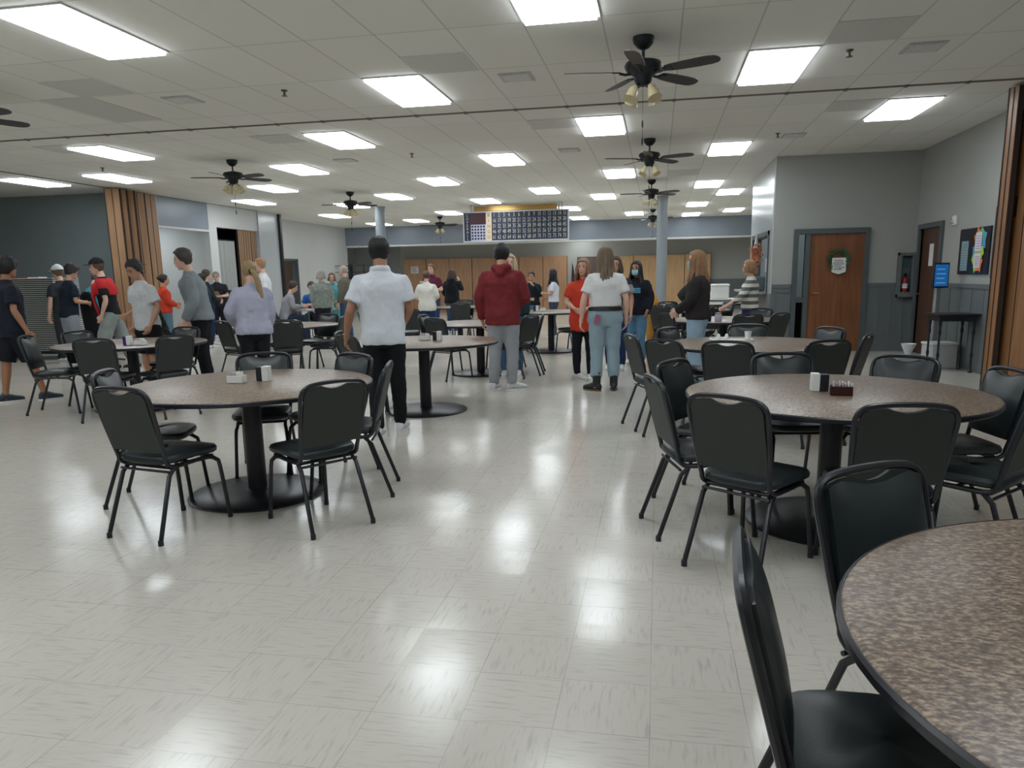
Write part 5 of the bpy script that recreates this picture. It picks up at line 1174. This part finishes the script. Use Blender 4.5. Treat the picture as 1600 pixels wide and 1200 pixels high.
person(-9.35, 14.4, 70, 1.58, 'person in dark blue, mostly hidden behind the tall grey sweatshirt', 'mid', ('short', (40, 36, 34)), ((36, 48, 66), .034, 'long', .88), ((36, 40, 50), .016, 'pants'))
person(-9.80, 15.2, -65, 1.67, 'man in dark jacket facing right beside the clipboard man', 'fair', ('short', (74, 60, 52)), ((38, 50, 58), .034, 'long', .88), ((34, 48, 92), .016, 'pants'), face=True, arms=(((-.23, .03, 1.13), (-.10, .26, 1.08)), ((.23, .03, 1.13), (.08, .27, 1.04))), head=(0, -6))
P11, S11 = person(-10.75, 17.15, 168, 1.65, 'older man in dark shirt and glasses holding papers before the curtain', 'fair', ('buzz', (150, 140, 130)), ((38, 40, 50), .032, 'short', .86), ((34, 34, 42), .016, 'pants'), build=1.1, face=True, extras=('glasses',), arms=(((-.25, .04, 1.13), (-.10, .28, 1.12)), ((.25, .04, 1.13), (.10, .28, 1.12))), head=(0, -10))
held(P11, S11, 'clipboard', MB().box((-.12, -.16, -.004), (.12, .16, .004)), mat('tan_clipboard', (158, 130, 84), .6), (.0, .42, 1.19), (20, 0, 0), 'tan clipboard held by the older man before the curtain', 'clipboard')
person(-7.60, 13.75, 86, 1.84, 'blond young man in white tee and grey trousers facing left', 'fair', ('short', (176, 134, 98)), ((224, 226, 230), .032, 'short', .86), ((150, 152, 158), .024, 'wide'), lean=.02, face=True)
# seated men
for xx, yy, rz in ((-8.35, 15.95, -80+27.6), (-8.35, 17.55, 165+25.5)):
    c_ = copy_tree(PC); c_.location = (xx, yy, 0); c_.rotation_euler = (0, 0, R(rz)); tag(c_, 'black chair under the seated man in grey shirt' if rz < 100 else 'black chair under the seated man in blue shirt', 'chair', G)
person(-8.35, 15.93, -80, 1.75, 'seated man in pale grey shirt writing at a small table', 'light', ('short', (60, 44, 38)), ((150, 148, 156), .034, 'long', .86), ((44, 54, 74), .016, 'jeans'), sit=True, lean=.16, arms=(((-.23, .16, 1.14), (-.12, .40, 1.14)), ((.23, .16, 1.14), (.12, .40, 1.14))), head=(0, -22), face=True, shoes=(50, 40, 34))
person(-8.35, 17.50, 165, 1.72, 'seated man in royal blue shirt looking down at the small table', 'light', ('short', (60, 50, 44)), ((42, 96, 168), .030, 'short', .86), ((40, 46, 60), .016, 'pants'), sit=True, lean=.14, arms=(((-.24, .14, 1.13), (-.12, .38, 1.15)), ((.24, .14, 1.13), (.12, .38, 1.15))), head=(0, -24), face=True, build=1.08, shoes=(50, 40, 34))
person(-7.42, 15.95, 5, 1.62, 'older grey-haired woman in grey-green patterned blouse seen from behind', 'fair', ('bob', (170, 164, 156)), ((130, 140, 132), .036, 'threequarter', .84), ((34, 34, 42), .016, 'pants'), fem=True, build=1.2,
       topmat=mat('grey_green_print', (142, 152, 144), .85, noise=.5, nscale=22), shoes=(60, 60, 60))
person(-7.83, 17.45, 175, 1.56, 'older woman in teal dress facing us between grey-haired couple', 'light', ('bob', (120, 100, 84)), ((74, 152, 158), .028, 'short', .90), ((70, 148, 154), .0, 'dress'), fem=True, build=1.15, face=True, shoes=(200, 190, 170), arms=(((-.24, .02, 1.14), (-.16, .2, 1.04)), ((.24, .02, 1.14), (.16, .2, 1.04))))
person(-7.2, 16.75, 60, 1.72, 'older man in brown jacket and blue jeans, pink scalp and white hair', 'light', ('buzz', (196, 178, 170)), ((104, 100, 90), .036, 'long', .86), ((62, 82, 116), .018, 'jeans'), build=1.1, shoes=(60, 50, 44))
P20, S20 = person(-5.32, 17.55, 155, 1.72, 'man in maroon polo holding a white paper by the cabinets', 'light', ('short', (120, 88, 70)), ((98, 40, 62), .032, 'short', .86), ((44, 74, 116), .018, 'jeans'), build=1.1, face=True, extras=('collar',), arms=(((-.27, .04, 1.14), (-.08, .28, 1.16)), ((.27, .04, 1.14), (.07, .28, 1.14))))
held(P20, S20, 'paper_sheet', MB().box((-.105, -.14, -.002), (.105, .14, .002)), M_PAPER, (.0, .42, 1.24), (55, 0, 20), 'white paper held by the man in maroon polo', 'paper')
person(-4.87, 15.65, -12, 1.55, 'woman in loose cream top and jeans with hair up, seen from behind', 'fair', ('bun', (96, 74, 62)), ((224, 222, 212), .040, 'threequarter', .80), ((36, 54, 92), .012, 'jeans'), fem=True, build=1.1, shoes=(190, 190, 190), arms=(((-.25, .0, 1.16), (-.17, .20, 1.05)), ((.25, .0, 1.16), (.17, .20, 1.05))))
person(-5.04, 18.3, -25, 1.60, 'woman in black hoodie with hand raised to her face', 'fair', ('long', (80, 62, 54), .22), ((28, 30, 36), .040, 'long', .84), ((60, 84, 112), .014, 'jeans'), fem=True, build=1.1, extras=('hood',), arms=(((-.25, .02, 1.16), (-.2, .16, .98)), ((.22, .16, 1.22), (.12, .22, 1.44))), head=(-10, 0))
person(-2.03, 10.45, 172, 1.71, 'blond woman in dark green sleeves behind the maroon hoodie', 'fair', ('long', (196, 176, 140), .26), ((30, 52, 54), .034, 'long', .88), ((74, 108, 144), .016, 'jeans'), (226, 226, 226), fem=True, face=True, head=(10, 0))
person(-2.80, 17.0, 168, 1.50, 'young woman in black jacket with hand at her mouth by the cabinets', 'mid', ('ponytail', (34, 28, 28), .03, .1), ((26, 38, 46), .036, 'long', .88), ((96, 124, 158), .016, 'jeans'), fem=True, build=1.1, face=True, arms=(((-.24, .05, 1.14), (-.08, .22, 1.40)), ((.24, .05, 1.12), (.02, .24, 1.06))), head=(0, -10))
person(-2.28, 16.8, 84, 1.54, 'young woman in white tee with very long black hair by the cabinets', 'mid', ('long', (28, 26, 36), .42), ((222, 224, 232), .028, 'short', .94), ((60, 72, 84), .010, 'pants'), fem=True, build=1.08, face=True, arms=(((-.22, .04, 1.14), (-.1, .22, 1.16)), ((.24, .0, 1.14), (.2, .16, 1.06))))
person(-.97, 10.12, 172, 1.62, 'woman in long orange tee and black leggings facing us', 'light', ('long', (150, 112, 82), .24), ((208, 68, 46), .034, 'short', .72), ((26, 27, 34), .008, 'pants'), (228, 228, 228), fem=True, build=1.05, face=True, head=(-8, 0), footyaw=(10, 50), arms=(((-.24, .02, 1.14), (-.08, .24, 1.05)), ((.24, .02, 1.14), (.10, .24, 1.06))))
person(-.60, 11.2, 170, 1.66, 'person in blue trousers and striped grey top, almost hidden behind the white tee', 'mid', ('long', (70, 54, 46), .2), ((40, 46, 56), .034, 'short', .88), ((36, 56, 96), .018, 'pants'), (220, 220, 220), topmat=stripe_material('black_grey_stripe', (30, 32, 38), (140, 140, 138), .30, 2, .55), face=True)
person(-.32, 11.95, 162, 1.60, 'masked young woman with black hair in black hoodie with teal print', 'brown', ('long', (24, 23, 28), .36), ((28, 31, 42), .044, 'long', .86), ((98, 140, 172), .018, 'jeans'), (220, 220, 220), fem=True, build=1.12, face=True, extras=('mask', ('print', (96, 160, 184))), arms=(((-.25, .02, 1.14), (-.24, .14, .94)), ((.25, .02, 1.14), (.2, .16, 1.0))))
person(-.10, 15.7, 60, 1.58, 'person in mustard yellow leaning down beside the right round column', 'mid', ('messy', (150, 120, 90)), ((206, 150, 66), .040, 'long', .86), ((176, 128, 60), .020, 'wide'), lean=.34, head=(0, -30), arms=(((-.22, .30, 1.02), (-.14, .42, .86)), ((.22, .30, 1.02), (.14, .42, .86))))
person(.48, 9.42, 80, 1.67, 'masked blond woman in black sweater and pale jeans facing left', 'fair', ('long', (158, 118, 84), .32), ((44, 40, 40), .038, 'long', .90), ((150, 176, 194), .020, 'jeans'), (210, 210, 210), near=True, fem=True, build=1.1, face=True, extras=('mask',), arms=(((-.24, .04, 1.14), (-.12, .24, 1.0)), ((.24, .02, 1.13), (.14, .24, 1.02))), head=(6, 0))
person(1.40, 12.15, 92, 1.58, 'girl in grey and white striped sweater with bob hair beside the serving window', 'fair', ('bob', (168, 130, 92)), ((200, 196, 184), .036, 'threequarter', .92), ((34, 44, 92), .014, 'jeans'), (200, 200, 200), fem=True, face=True, topmat=stripe_material('grey_white_stripe', (214, 212, 202), (96, 98, 98), .105, 2, .5), arms=(((-.23, .16, 1.14), (-.2, .38, 1.0)), ((.23, .0, 1.13), (.24, .08, .90))))

t = empty('sidelight_dark_box', (2.25, 15.0, 0), 0, 'added dark box that darkens the lower sidelight of the brown door', 'cabinet')  # box added to darken the view through the lower sidelight
MB().box((0, 0, 0), (1.4, .6, .9)).build('body', M_BLACK, t); MB().box((.02, -.02, .08), (.68, 0, .88)).build('door', M_BLACK, t); MB().box((.72, -.02, .08), (1.38, 0, .88)).build('door', M_BLACK, t)
b = empty('black_bag', (.75, 16.95, .7535), R(20), 'large slumped black bag on the farthest right table', 'bag')
MB().tube([(-.28, 0, .12), (-.12, 0, .20), (.10, 0, .26), (.30, 0, .20)], [.11, .19, .24, .14], 18, smooth=3, flat=.75).build('body', M_DARK, b)
MB().tube([(-.12, -.05, .36), (-.05, -.08, .50), (.08, -.08, .52), (.14, -.05, .46)], .014, 8, smooth=3).build('handle', M_BLACK, b)
